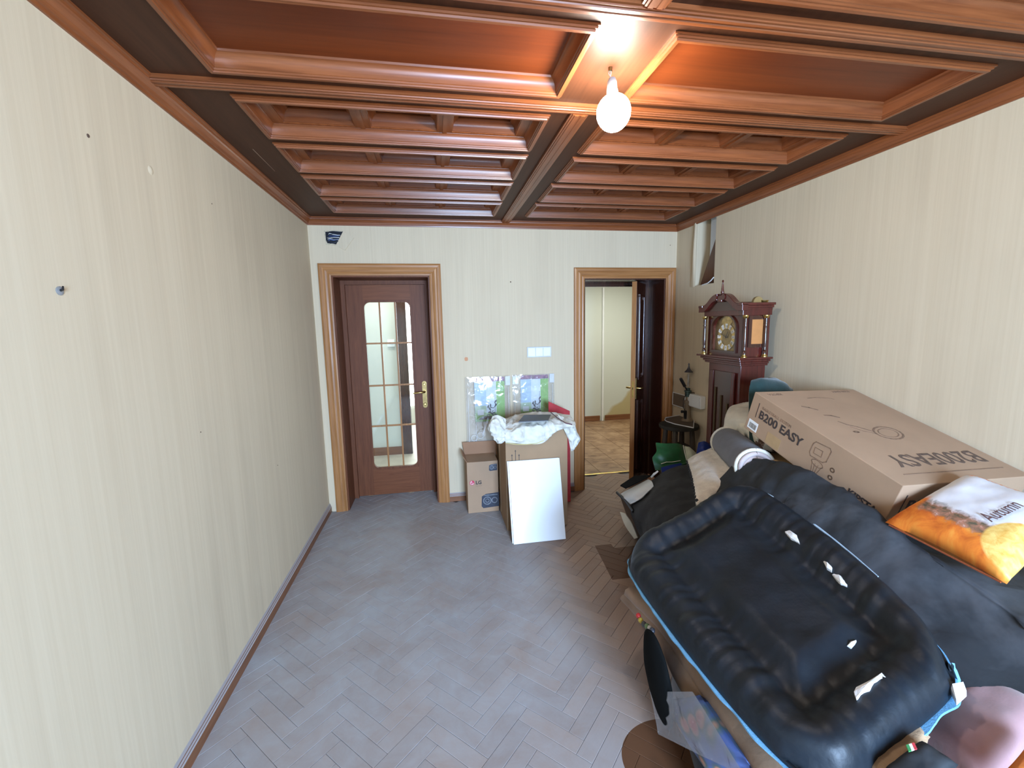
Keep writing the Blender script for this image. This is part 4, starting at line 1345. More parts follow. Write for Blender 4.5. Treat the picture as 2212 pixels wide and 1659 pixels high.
# swan-neck pediment on the front
for s in (-1, 1):
    half = (yb - ya) / 2 + .034
    top = []; bot = []
    for k in range(15):
        t = k / 14
        u = half * (1 - t) + .028 * t
        zz = z1 + .055 + .085 * (1 / (1 + math.exp(-(t - .55) * 8)))
        top.append((yc + s * u, zz)); bot.append((yc + s * u, max(z1 + .015, zz - .045)))
    MB().prism(top + bot[::-1], PF, fx - .030, fx + .012).build('swan_neck', cw, ck, .002)
    MB().lathe([(.020, -.006), (.020, .006), (.008, .010)], (fx - .030, yc + s * .045, z1 + .112), 14, 'X').build('rosette', cw, ck, sm=40)
pd = [(ya + .02, z1 + .02), (yb - .02, z1 + .02), (yb - .10, z1 + .075), (yc + .03, z1 + .10), (yc - .03, z1 + .10), (ya + .10, z1 + .075)]
MB().prism(pd, PF, fx - .006, fx + .010).build('pediment', M['darkdoor'], ck)
cb('finial_block', fx - .03, yc - .022, z1 + .08, fx + .012, yc + .022, z1 + .122)
MB().lathe([(.016, 0), (.018, .006), (.009, .012), (.012, .022), (.009, .035), (.006, .075), (.004, .092), (.007, .096), (.005, .103), (.001, .107)], (fx - .008, yc, z1 + .122), 14).build('finial', cw, ck, sm=50)

tz = z1 + .0255
tin = thing('brass_tin', 'round brass lid leaning on top of the clock', 'tin', (2.105, 2.58, tz))
MB().lathe([(.036, 0), (.038, .004), (.038, .018), (.034, .022), (.012, .024)], (2.105, 2.570, tz + .043), 22, 'Y').build('lid', plain('gold_tin', (.55, .42, .20), .35, .8), tin, sm=40)
cup = thing('brass_cup', 'small brass cup on top of the clock beside the round lid', 'cup', (2.15, 2.58, tz))
MB().lathe([(.020, 0), (.022, .004), (.008, .012), (.008, .022), (.024, .035), (.030, .055), (.027, .055), (.020, .038), (.004, .03)], (2.150, 2.580, tz + .0005), 16).build('bowl', M['brass'], cup, sm=50)
fig = thing('wooden_tray', 'dark wooden tray lying flat on top of the clock', 'tray', (2.12, 2.75, tz))
MB().box((2.02, 2.66, tz + .0005), (2.17, 2.90, tz + .008)).build('bottom', M['jamb'], fig)
for a in ((2.02, 2.66, 2.058, 2.90), (2.242, 2.66, 2.25, 2.90), (2.058, 2.66, 2.242, 2.668), (2.058, 2.892, 2.242, 2.90)):
    box('rim', (a[0], a[1], tz + .008), (a[2], a[3], tz + .050), M['jamb'], fig)

# ---- stool with things on it
sc_ = Vector((2.085, 3.43, .70))
dkw = wood('worn_dark_wood', (.035, .025, .018), (.085, .060, .040), 'Z', .6, 0, 1)
st = thing('wooden_stool', 'dark worn wooden stool with a round seat in the back corner', 'stool', (sc_.x, sc_.y, 0))
MB().lathe([(.15, -.035), (.165, -.030), (.168, -.012), (.165, -.002), (.150, 0)], sc_, 32).build('seat', plain('dark_seat', (.032, .028, .021), .75, 0, .3, 20, 0, 60, 0, .2), st, sm=40)
for k in range(4):
    a = PI / 4 + k * PI / 2
    c, s = math.cos(a), math.sin(a)
    MB().tube([(sc_.x + .11 * c, sc_.y + .11 * s, .664), (sc_.x + .125 * c, sc_.y + .125 * s, .45), (sc_.x + .145 * c, sc_.y + .145 * s, .002)], [.020, .024, .016], 10).build('leg', dkw, st, sm=50)
for k in range(4):
    a, b = PI / 4 + k * PI / 2, PI / 4 + (k + 1) * PI / 2
    for z, r in ((.30, .137), (.50, .124)):
        cyl('stretcher', (sc_.x + r * math.cos(a), sc_.y + r * math.sin(a), z), (sc_.x + r * math.cos(b), sc_.y + r * math.sin(b), z), .010, dkw, st, 8)
ZS = .7005
tr = thing('pointed_tray', 'dark tray with a white rim and pointed end on the stool', 'tray', (2.03, 3.44, ZS))
tp = [pz(1436, 908, .705), pz(1438, 903, .705), pz(1472, 897, .705), pz(1500, 900, .705), pz(1498, 925, .705), pz(1458, 917, .705), pz(1440, 911, .705)]
MB().prism([(p.x, p.y) for p in tp], lambda u, v, t: (u, v, t), ZS, ZS + .004).build('bottom', plain('tray_brown', (.10, .075, .055), .5), tr)
MB().tube([p + Vector((0, 0, .004)) for p in tp] + [tp[0] + Vector((0, 0, .004))], .0035, 6).build('rim', M['white'], tr, sm=60)
# lever lamp: turned post, green collar, glass tube, cone cap and black handle
lp_ = thing('lever_lamp', 'small lamp with wooden post, glass tube, cone cap and black lever', 'lamp', (2.06, 3.40, ZS))
pb_ = pz(1484, 908, ZS + .006); lx, ly = pb_.x, pb_.y
def lz(py): return px_(1484, py, lx).z
zb = ZS + .005; KZ = 1.17
MB().lathe([(.052, 0), (.045, .012), (.032, .030), (.026, .09), (.024, .15), (.030, .165), (.026, .185)], (lx, ly, zb), 18).build('post', wood('light_turned_wood', (.14, .10, .06), (.27, .20, .125), 'Z', .5, .1, 2), lp_, sm=50)
MB().lathe([(.020, 0), (.026, .004), (.026, .045), (.032, .050), (.030, .058), (.018, .062), (.018, .080)], (lx, ly, zb + KZ * .185), 18).build('collar', plain('green_metal', (.055, .09, .085), .4, .6), lp_, sm=40)
MB().lathe([(.012, 0), (.010, .03), (.009, .10), (.009, .115)], (lx, ly, zb + KZ * .265), 14).build('glass_tube', M['film'], lp_, sm=50)
MB().lathe([(.004, .0), (.004, .1)], (lx, ly, zb + KZ * .265), 8).build('wick', M['steel'], lp_)
MB().lathe([(.038, 0), (.036, .004), (.018, .022), (.008, .045), (.005, .060), (.007, .070), (.003, .082)], (lx, ly, zb + KZ * .375), 18).build('cone_cap', plain('grey_metal', (.12, .12, .14), .35, .7), lp_, sm=40)
hp0 = Vector((lx - .015, ly - .01, zb + KZ * .235)); hd = Vector((-.55, -.10, .83)).normalized()
MB().tube([hp0, hp0 + hd * .045, hp0 + hd * .05, hp0 + hd * .135, hp0 + hd * .14], [.006, .007, .014, .014, .009], 10).build('handle', M['black'], lp_, sm=40)
MB().tube([(lx + .02, ly, zb + KZ * .215), (lx + .05, ly - .02, zb + KZ * .215), (lx + .07, ly - .02, zb + KZ * .208)], [.006, .005, .010], 8).build('spout', plain('old_iron', (.06, .04, .03), .5, .6), lp_, sm=40)
MB().tube([(lx - .02, ly - .01, zb + KZ * .21), (lx - .055, ly - .02, zb + KZ * .17), (lx - .055, ly - .02, zb + KZ * .11), (lx - .028, ly - .02, zb + KZ * .07)], .0025, 6).build('cable', M['black'], lp_, sm=60)
MB().tube([(lx - .07, ly - .02, zb + KZ * .075), (lx - .035, ly - .022, zb + KZ * .075), (lx - .03, ly - .02, zb + KZ * .02)], [.014, .016, .012], 8).build('clamp', M['black'], lp_, sm=60)
# white box and framed panel fixed to the right wall behind the stool
wbq0, wbq1 = px_(1497, 849, XR), px_(1524, 884, XR)
wbx_ = thing('wall_box', 'white plastic box fixed to the wall behind the stool', 'wall box', (XR, wbq0.y, wbq1.z))
box('cover', (XR - .05, wbq1.y, wbq1.z), (XR - .0005, wbq0.y, wbq0.z), M['white'], wbx_, .006)
box('back_plate', (XR - .056, wbq1.y + .01, wbq1.z + .012), (XR - .0505, wbq0.y - .01, wbq0.z - .012), M['white'], wbx_, .002)
q0, q1 = py_(1463, 872, YB), py_(1496, 844, YB)
fp = thing('framed_panel', 'small brown panel with a white rim fixed to the wall behind the lamp', 'panel', (XR, 3.74, q0.z))
ya_, yb_ = 3.62, 3.83
box('panel', (XR - .012, ya_, q0.z), (XR - .0005, yb_, q1.z), plain('panel_brown', (.16, .12, .085), .6), fp)
MB().tube([(XR - .012, ya_, q0.z), (XR - .012, ya_, q1.z), (XR - .012, yb_, q1.z), (XR - .012, yb_, q0.z), (XR - .012, ya_, q0.z)], .0045, 6).build('rim', M['white'], fp)
# ================================================================== THE PILE ALONG THE RIGHT WALL
M['ink_mid'] = plain('worn_print', (.11, .07, .05), .7, 0, .3, 60)
M['suede'] = cloth('tan_suede', (.25, .15, .088), .9, .22, 6, .15, 90)
M['duvet'] = cloth('black_satin', (.006, .0105, .016), .50, .35, 10, .35, 34, 0, .4)
M['blue'] = cloth('light_blue_fabric', (.16, .42, .68), .8, .15, 20)
M['quilt'] = cloth('dark_grey_quilt', (.026, .028, .033), .75, .55, 4, .2, 160, .06)
def quilt_mat():
    m, t, b = nt('dusty_dark_quilt')
    w = coords(t, 'World')
    n1 = noise_tex(t, w, 3.0, 5, .6, .5); n2 = noise_tex(t, w, 11, 4, .6, .3)
    c = mixc(t, n2, (.014, .017, .019), (.032, .035, .040))
    k = ramp(t, n1, [(.46, (0, 0, 0)), (.66, (1, 1, 1))])
    L(t, mixc(t, math_(t, 'MULTIPLY', k, .7), c, (.085, .087, .095)), b.inputs['Base Color'])
    b.inputs['Roughness'].default_value = .7
    b.inputs['Specular IOR Level'].default_value = .3
    bump(t, b, n2, .25, .01)
    return m
M['quilt'] = quilt_mat()
M['stuffing'] = cloth('white_stuffing', (.80, .80, .80), .95, .08, 40, .6, 80)
M['fleece'] = cloth('cream_fleece', (.72, .66, .56), .97, .10, 30, .9, 70, .4)
M['cream'] = cloth('cream_fabric', (.66, .63, .54), .9, .08, 14)

sofa = thing('sofa', 'tan suede sofa buried under bedding along the right wall', 'sofa', (1.6, 1.1, 0))
box('base', (1.00, .10, .05), (2.245, 1.98, .335), M['suede'], sofa, .03)
for x, y in ((1.06, .16), (2.18, .16), (1.06, 1.92), (2.18, 1.92)): cyl('foot', (x, y, .001), (x, y, .055), .025, M['black'], sofa, 12)
lo_e = [pz(x, y, .372) for x, y in ((1347, 1290), (1424, 1376), (1475, 1478), (1530, 1556), (1600, 1662), (1668, 1768))]
hi_e = [pz(x, y, .452) for x, y in ((1376, 1272), (1446, 1334), (1505, 1408), (1565, 1494), (1672, 1652), (1745, 1765))]
mid_e = [a.lerp(b, .5) + Vector((-.012, 0, 0)) for a, b in zip(lo_e, hi_e)]
G = crgrid([[p + Vector((.05, 0, -.01)) for p in lo_e], lo_e, mid_e, hi_e, [(1.2, p.y, .455) for p in hi_e], [(2.24, p.y, .455) for p in hi_e]], 6, 8)
gmesh('seat_cushion', wrinkle(G, .006, 7, 2), .018, M['suede'], sofa)
box('backrest', (2.02, .80, .34), (2.245, 1.98, .60), M['suede'], sofa, .04)

# ---- dark quilt lying over the sofa
xsq = [.93, 1.18, 1.40, 1.575, 1.625, 1.95, 2.235]
rows = {2.03: [.46, .55, .67, .83, .84, .66, .65],
        1.80: [.48, .58, .70, .90, .89, .72, .70],
        1.60: [.48, .585, .715, .935, .865, .72, .70],
        1.42: [.48, .58, .705, .905, .80, .70, .70],
        1.24: [.475, .57, .69, .86, .76, .68, .68],
        1.05: [.47, .56, .67, .775, .79, .72, .72],
        .80: [.47, .54, .63, .70, .72, .70, .70],
        .45: [.468, .50, .53, .56, .57, .60, .62],
        .10: [.468, .48, .49, .51, .52, .54, .55]}
qrows = []
for y, zz in rows.items():
    x0 = float(np.interp(y, [1.42, 1.6, 1.8, 2.03], [.93, 1.0, 1.14, 1.36]))
    xr = [x0 + (x - .93) * (1.575 - x0) / (1.575 - .93) if x <= 1.575 else x for x in xsq]
    qrows.append([(x, y, float(np.interp(x, xsq, zz))) for x in xr])
G = crgrid(qrows, 8, 7)
G = wrinkle(G, .016, 6.0, 5, (1.0, 2.2, 1.0), .55, 9)
qt = gmesh('quilt', G, .012, M['quilt'], None)
if True:
    tag(qt, 'dark grey quilt spread between the black pet bed and the large carton', 'quilt')

# ---- large carton B200 EASY
o0 = Vector((1.642, 1.994, 1.220))
Rb = Matrix.Rotation(.012, 4, 'Z') @ Matrix.Rotation(.025, 4, 'Y') @ Matrix.Rotation(.298, 4, 'X')
MBx = Matrix.Translation(o0) @ Rb
BWd, BLn, BT = .615, .792, .213
def bp(u, v, w): return MBx @ Vector((u, -v, -w))     # u right, v towards viewer, w down
big = thing('cardboard_box', 'large flat carton printed B200 EASY lying tilted against the right wall', 'box', mat=Matrix.Translation(bp(.3, .4, BT)))
MB().hexa([bp(0, BLn, BT), bp(BWd, BLn, BT), bp(BWd, 0, BT), bp(0, 0, BT), bp(0, BLn, 0), bp(BWd, BLn, 0), bp(BWd, 0, 0), bp(0, 0, 0)]).build('body', M['card'], big, .003)
def quad(name, pts, n, m, par, t=.0008):
    n = Vector(n).normalized() * t
    MB().hexa([Vector(p) for p in pts] + [Vector(p) + n for p in pts]).build(name, m, par)
eu, ev, ew = (Rb @ Vector((1, 0, 0))), (Rb @ Vector((0, -1, 0))), (Rb @ Vector((0, 0, -1)))
# left long face (u = 0): reads along +v, up = -w
lettering('lettering', 'B200 EASY', bp(0, .072, .112), ev, -ew, .060, M['ink'], big, .0016, .0004, 0, 1.04)
quad('print_bar', [bp(0, .052, .122), bp(0, .056, .122), bp(0, .056, .040), bp(0, .052, .040)], -eu, M['ink'], big)
lettering('lettering', 'BASKETBALL SYSTEM', bp(0, .080, .060), ev, -ew, .021, M['ink_soft'], big)
lettering('lettering', 'KIPSTA', bp(0, .625, .165), ev, -ew, .040, M['ink'], big, .0014)
quad('tape', [bp(0, .16, .205), bp(0, .25, .205), bp(0, .25, .145), bp(0, .16, .145)], -eu, plain('amber_tape', (.42, .27, .13), .35), big, .0005)
bar = MB().hexa([bp(0, .020, .196), bp(0, .088, .196), bp(0, .088, .146), bp(0, .020, .146)] + [bp(-.0009, .020, .196), bp(-.0009, .088, .196), bp(-.0009, .088, .146), bp(-.0009, .020, .146)]).build('barcode_label', M['white'], big)
rb = random.Random(3); v = .030
while v < .078:
    w = rb.uniform(.0008, .0026)
    quad('barcode_line', [bp(-.0009, v, .188), bp(-.0009, v + w, .188), bp(-.0009, v + w, .160), bp(-.0009, v, .160)], -eu, M['ink'], bar, .0003)
    v += w + rb.uniform(.001, .003)
def stroke(name, fn, pts, w, m, par, closed=False):
    """flat drawn line on a face: fn(a, b, lift) -> world"""
    mb = MB()
    P = [Vector((p[0], p[1])) for p in pts]
    if closed: P.append(P[0])
    for i in range(len(P) - 1):
        d = (P[i + 1] - P[i]); n = Vector((-d.y, d.x)).normalized() * w / 2; e = d.normalized() * w * .3
        q = [P[i] - e + n, P[i] - e - n, P[i + 1] + e - n, P[i + 1] + e + n]
        mb.hexa([fn(a.x, a.y, 0) for a in q] + [fn(a.x, a.y, .0006) for a in q])
    return mb.build(name, m, par)
fl = lambda a, b, t: bp(-t, a, b)             # left face: a along, b down
ft = lambda a, b, t: bp(a, b, -t)             # top face: a across, b towards viewer
hoop = [(.410, .060), (.420, .045), (.490, .035), (.500, .045), (.497, .098), (.482, .112), (.418, .118), (.408, .105)]
stroke('hoop_drawing', fl, hoop, .0045, M['ink_soft'], big, True)
stroke('hoop_drawing', fl, [(.425, .070), (.465, .066), (.467, .095), (.428, .098)], .003, M['ink_soft'], big, True)
ell = lambda cx, cy, rx, ry, a=0, n=18: [(cx + rx * math.cos(t) * math.cos(a) - ry * math.sin(t) * math.sin(a), cy + rx * math.cos(t) * math.sin(a) + ry * math.sin(t) * math.cos(a)) for t in [2 * PI * k / n for k in range(n)]]
stroke('hoop_drawing', fl, ell(.462, .132, .030, .014), .0035, M['ink_soft'], big, True)
for k in range(4): stroke('net_drawing', fl, [(.436 + .017 * k, .136), (.448 + .009 * k, .180)], .0025, M['ink_soft'], big)
for cx, cy in ((.535, .115), (.538, .150)): stroke('mark_drawing', fl, ell(cx, cy, .009, .008), .006, M['ink_soft'], big, True)
# top face: big title reads towards the far side (upside down for the viewer)
lettering('lettering', 'B200EASY', bp(.560, .610, 0), -eu, ev, .112, M['ink_mid'], big, .0012, .0004, 0, .92)
quad('print_line', [bp(.075, .728, 0), bp(.56, .728, 0), bp(.56, .733, 0), bp(.075, .733, 0)], -ew, M['ink_soft'], big)
stroke('backboard_drawing', ft, ell(.335, .445, .070, .050, -.3), .008, M['ink_soft'], big, True)
stroke('backboard_drawing', ft, ell(.335, .445, .050, .034, -.3), .004, M['ink_soft'], big, True)
stroke('net_drawing', ft, [(.275, .43), (.235, .385), (.20, .36), (.185, .33)], .008, M['ink_soft'], big)
stroke('net_drawing', ft, [(.275, .45), (.225, .42), (.20, .38)], .005, M['ink_soft'], big)
stroke('mark_drawing', ft, ell(.185, .425, .012, .006), .006, M['ink_soft'], big, True)
stroke('parts_drawing', ft, [(.13, .175), (.155, .19), (.18, .215)], .012, M['ink_soft'], big)
stroke('parts_drawing', ft, [(.17, .27), (.20, .275), (.225, .295)], .012, M['ink_soft'], big)
stroke('parts_drawing', ft, [(.24, .09), (.29, .085), (.36, .095), (.38, .11)], .006, M['ink_soft'], big)
lettering('lettering', 'KIPSTA', bp(.13, .030, 0), -eu, ev, .026, M['ink_soft'], big, .0006)
lettering('lettering', 'B200 EASY', bp(.56, .018, 0), -eu, ev, .024, M['ink_soft'], big, .0006)
# near end face (v = L): reads along +u
lettering('lettering', 'B200 EASY', bp(.060, BLn, .120), eu, -ew, .070, M['ink'], big, .0016, .0004, 0, 1.10)
quad('print_bar', [bp(.040, BLn, .128), bp(.045, BLn, .128), bp(.045, BLn, .045), bp(.040, BLn, .045)], ev, M['ink'], big)

# ---- black padded pet bed
A, B, C, D_ = pz(1338, 1205, .535), pz(1612, 1046, .80), pz(2105, 1462, .69), pz(1772, 1745, .56)
nu, nv = 56, 84
Gb = np.zeros((nu + 1, nv + 1, 3)); Hh = np.zeros((nu + 1, nv + 1))
a_, b_, c_, d_ = [np.array(tuple(q)) for q in (A, B, C, D_)]
LS, LL = .64, 1.0
wB = .145
def sst(x): x = min(1, max(0, x)); return x * x * (3 - 2 * x)
for i in range(nu + 1):
    for j in range(nv + 1):
        u, v = i / nu, j / nv
        # rounded outline
        P = a_ * (1 - u) * (1 - v) + b_ * u * (1 - v) + c_ * u * v + d_ * (1 - u) * v
        cu, cv = abs(u - .5) * 2, abs(v - .5) * 2
        k = 1 - .085 * (cu * cv) ** 6
        ctr = (a_ + b_ + c_ + d_) / 4
        P = ctr + (P - ctr) * k
        du_, dv_ = min(u, 1 - u) * LS, min(v, 1 - v) * LL
        # corner-rounded distance to the edge
        d = du_ + dv_ - math.hypot(du_, dv_) if False else min(du_, dv_)
        if du_ < wB and dv_ < wB:
            rr = math.hypot(wB - du_, wB - dv_); d = max(0, wB - rr) if rr < wB else 0
        if d < wB:
            h = .070 * max(0, math.sin(PI * (d / wB) ** .72)) ** .55
            if d > wB * .5: h = max(h, .030)
        else:
            h = .030 + .036 * sst((d - wB) / .09)
        P[2] += -.012 * math.sin(PI * u) * math.sin(PI * v)
        P += np.array((.050, .018, .010)) * math.sin(PI * v) * u ** 3 + np.array((-.022, -.006, 0)) * math.sin(PI * v) * (1 - u) ** 3
        Gb[i, j] = P; Hh[i, j] = h
Nb = gnormals(Gb)
if Nb[nu // 2, nv // 2, 2] < 0: Nb = -Nb
top = Gb + Nb * Hh[..., None]
for i in range(nu + 1):
    for j in range(nv + 1):
        u, v = i / nu, j / nv
        du_, dv_ = min(u, 1 - u) * LS, min(v, 1 - v) * LL
        # puckers running across the bolster, from the seams
        s = (v * LL if du_ < dv_ else u * LS)
        w = .75 * math.exp(-((min(du_, dv_) - wB * .8) / .06) ** 2) + .6 * math.exp(-(min(du_, dv_) / .06) ** 2)
        pk = (mnoise.noise(Vector((s * 24, min(du_, dv_) * 2.2, 3.1))) + .6 * mnoise.noise(Vector((s * 58, min(du_, dv_) * 4, 7.7)))) * .015 * w
        lo = mnoise.noise(Vector((u * 4.5, v * 7, 1.5))) * .013 + mnoise.noise(Vector((u * 11, v * 16, 4.5))) * .004
        e = min(1, min(du_, dv_) / .03)
        top[i, j] += Nb[i, j] * (pk + lo) * e
bed = thing('pet_bed', 'black padded rectangular pet bed with torn seams, light blue underneath', 'pet bed', tuple((A + C) / 2))
m_ = nv + 1
vv = [tuple(p) for p in top.reshape(-1, 3)] + [tuple(p) for p in (Gb - Nb * .012).reshape(-1, 3)]
K_ = (nu + 1) * m_
ff = []
for i in range(nu):
    for j in range(nv):
        a1, b1_, c1, d1 = i * m_ + j, (i + 1) * m_ + j, (i + 1) * m_ + j + 1, i * m_ + j + 1
        ff += [(a1, b1_, c1, d1), (K_ + d1, K_ + c1, K_ + b1_, K_ + a1)]
bd = [j for j in range(m_)] + [i * m_ + nv for i in range(1, nu + 1)] + [nu * m_ + j for j in range(nv - 1, -1, -1)] + [i * m_ for i in range(nu - 1, 0, -1)]
for k in range(len(bd)): ff.append((bd[k], bd[(k + 1) % len(bd)], K_ + bd[(k + 1) % len(bd)], K_ + bd[k]))
mb = MB(); mb.add(vv, ff)
pad = mb.build('cushion', M['duvet'], bed, sm=70)
# light blue underside: a sheet that shows past the edge
Gu = Gb.copy()
ctr = Gu.reshape(-1, 3).mean(axis=0)
for i in range(nu + 1):
    for j in range(nv + 1):
        u, v = i / nu, j / nv
        e = 1 - min(1, min(min(u, 1 - u) * LS, min(v, 1 - v) * LL) / .05)
        dirn = Gu[i, j] - ctr; dirn[2] = 0
        dirn /= max(1e-6, np.linalg.norm(dirn))
        wv = .011 + .010 * mnoise.noise(Vector((u * 9, v * 14, 2)))
        Gu[i, j] += dirn * wv * e - Nb[i, j] * (.018 - .006 * e)
gmesh('underside', Gu, .006, M['blue'], bed, flip=gnormals(Gu)[nu // 2, nv // 2, 2] < 0)
def bed_at(x, y):
    """point of the bed surface seen at a photo pixel"""
    d = np.array(tuple(_ray(x, y))); c0 = np.array(tuple(CAM))
    P = top.reshape(-1, 3) - c0
    t = P @ d / (d @ d); r = np.linalg.norm(P - t[:, None] * d, axis=1)
    k = int(np.argmin(r)); i, j = divmod(k, m_)
    return i, j
def tear(px0, name='torn_patch', mat=None, lift=.004):
    """patch that follows the bed surface; px0: photo outline"""
    P = []
    for x, y in px0:
        i, j = bed_at(x, y)
        P.append(Vector(top[i, j]))
    cen = sum(P, Vector()) / len(P)
    i, j = bed_at(sum(p[0] for p in px0) / len(px0), sum(p[1] for p in px0) / len(px0))
    n = Vector(Nb[i, j])
    pz0 = []
    for (x, y), p in zip(px0, P):
        d = _ray(x, y); tq = (cen - CAM).dot(n) / d.dot(n)
        pz0.append(CAM + d * tq)
    k = len(pz0)
    c0 = cen + n * (lift + .007)
    v = [tuple(p + n * lift) for p in pz0] + [tuple(p - n * .006) for p in pz0] + [tuple(c0)]
    f = [(q, (q + 1) % k, 2 * k) for q in range(k)] + [((q + 1) % k, q, k + q, k + (q + 1) % k) for q in range(k)] + [tuple(range(k, 2 * k))[::-1]]
    m = MB(); m.add(v, f)
    return m.build(name, mat or M['stuffing'], bed)
tear([(1696, 1150), (1706, 1147), (1722, 1158), (1728, 1176), (1722, 1172), (1708, 1163)])
tear([(1779, 1215), (1786, 1211), (1798, 1228), (1796, 1234), (1786, 1228)])
tear([(1798, 1243), (1810, 1238), (1832, 1260), (1830, 1269), (1816, 1262)])
tear([(1830, 1398), (1838, 1388), (1850, 1385), (1846, 1393), (1838, 1401)])
tear([(1845, 1497), (1850, 1487), (1880, 1472), (1905, 1456), (1914, 1466), (1888, 1477), (1878, 1494), (1866, 1498), (1850, 1510)])
tg = tear([(2054, 1495), (2081, 1481), (2088, 1500), (2066, 1520)], 'care_label', M['white'], .012)
# second piping line towards the quilt
pp = [Vector(Gb[nu, int(nv * t)]) + Vector((.014, .002, .012)) for t in (.03, .1, .2, .3, .4, .5, .6, .7)]
MB().tube(pp, [.004, .005, .006, .006, .005, .004, .003, .002], 6).build('edge_piping', cloth('pale_blue_piping', (.45, .60, .72)), bed, sm=60)

# ---- autumn cushion on the right
def autumn_mat():
    m, t, b = nt('autumn_print')
    tc = N(t, 'ShaderNodeTexCoord').outputs['UV']
    n1 = noise_tex(t, tc, 5, 5, .6, .6); n2 = noise_tex(t, tc, 14, 4, .6, .4)
    sp = N(t, 'ShaderNodeSeparateXYZ'); L(t, tc, sp.inputs[0])
    u, v = sp.outputs[0], sp.outputs[1]
    white = mixc(t, n2, (.70, .72, .78), (.84, .84, .86))
    orange = ramp(t, n1, [(.3, (.55, .09, .008)), (.5, (.80, .22, .02)), (.7, (.85, .38, .06))])
    yellow = ramp(t, n2, [(.3, (.72, .36, .05)), (.7, (.90, .68, .22))])
    leaf = ramp(t, n2, [(.35, (.10, .09, .05)), (.6, (.45, .20, .12)), (.75, (.70, .62, .58))])
    def edge(val, a, b_):
        r = N(t, 'ShaderNodeMapRange'); r.inputs[1].default_value = a; r.inputs[2].default_value = b_; L(t, val, r.inputs[0]); return r.outputs[0]
    vv_ = math_(t, 'ADD', v, math_(t, 'MULTIPLY', math_(t, 'SUBTRACT', n1, .5), .35))
    uu_ = math_(t, 'ADD', u, math_(t, 'MULTIPLY', math_(t, 'SUBTRACT', n2, .5), .15))
    c = mixc(t, edge(uu_, .40, .33), white, leaf)
    c = mixc(t, edge(uu_, .24, .20), c, orange)
    c = mixc(t, math_(t, 'MULTIPLY', edge(v, .14, .10), edge(u, .45, .38)), c, orange)
    c = mixc(t, edge(uu_, .93, .96), c, orange)
    dx = math_(t, 'SUBTRACT', u, .30); dy = math_(t, 'SUBTRACT', v, .97)
    r2 = math_(t, 'SQRT', math_(t, 'ADD', math_(t, 'MULTIPLY', dx, dx), math_(t, 'MULTIPLY', dy, dy)))
    c = mixc(t, edge(r2, .27, .25), c, yellow)
    L(t, c, b.inputs['Base Color'])
    b.inputs['Roughness'].default_value = .85
    return m
au = thing('autumn_cushion', 'orange and white autumn print cushion leaning on the near end of the large carton', 'cushion', tuple(pz(2080, 1180, .80)))
ca, cb_, cc_, cd_ = Vector((1.575, 1.225, .862)), Vector((1.930, 1.190, 1.000)), Vector((2.225, .93, .965)), Vector((1.86, .90, .845))
ca, cb_, cc_, cd_ = pz(1912, 1128, .865), pz(2092, 1028, 1.005), pz(2330, 1110, .99), pz(2175, 1262, .85)
cushion('body', (ca, cb_, cc_, cd_), .105, autumn_mat(), au, 26, .006, 9, 6, .06, .40)
ed = (cd_ - ca); nrm = (cb_ - ca).cross(cd_ - ca).normalized()
if nrm.z < 0: nrm = -nrm
up_ = (cb_ - ca).normalized(); al = (cd_ - ca).normalized()
pc_ = (ca + cb_ + cc_ + cd_) / 4 + nrm * .056
def on_cushion(x, y):
    d = _ray(x, y); return CAM + d * ((pc_ - CAM).dot(nrm) / d.dot(nrm))
t0_ = on_cushion(2142, 1128); tx_ = (on_cushion(2215, 1092) - t0_).normalized(); ty_ = on_cushion(2130, 1095) - t0_; ty_ = (ty_ - tx_ * ty_.dot(tx_)).normalized()
if tx_.cross(ty_).dot(nrm) < 0: ty_ = -ty_
lettering('lettering', 'Autumn', t0_, tx_, ty_, .060, cloth('brown_print', (.13, .055, .045)), au, .0004, .0003, .25, .62)
def seam(p, q, off):
    MB().tube([p + (q - p) * t + nrm * off for t in (.04, .3, .6, .96)], .003, 6).build('piping', cloth('dark_orange_piping', (.30, .06, .01)), au)
seam(ca, cd_, -.004); seam(ca, cb_, .0)
bt = cushion('blue_sheet', None, 0, None) if False else None
bs = thing('blue_cloth', 'bright blue cloth wedged under the near end of the large carton', 'cloth', tuple(pz(1985, 1100, .80)))
G = crgrid([[pz(1965, 1108, .845), pz(2000, 1104, .85), pz(2050, 1088, .87)], [pz(1978, 1100, .86), pz(2010, 1092, .87), pz(2050, 1075, .88)], [pz(1995, 1097, .87), pz(2020, 1085, .88), pz(2055, 1066, .885)]], 5, 5)
gmesh('fold', wrinkle(G, .004, 20, 3), .006, cloth('bright_blue', (.03, .22, .60)), bs)

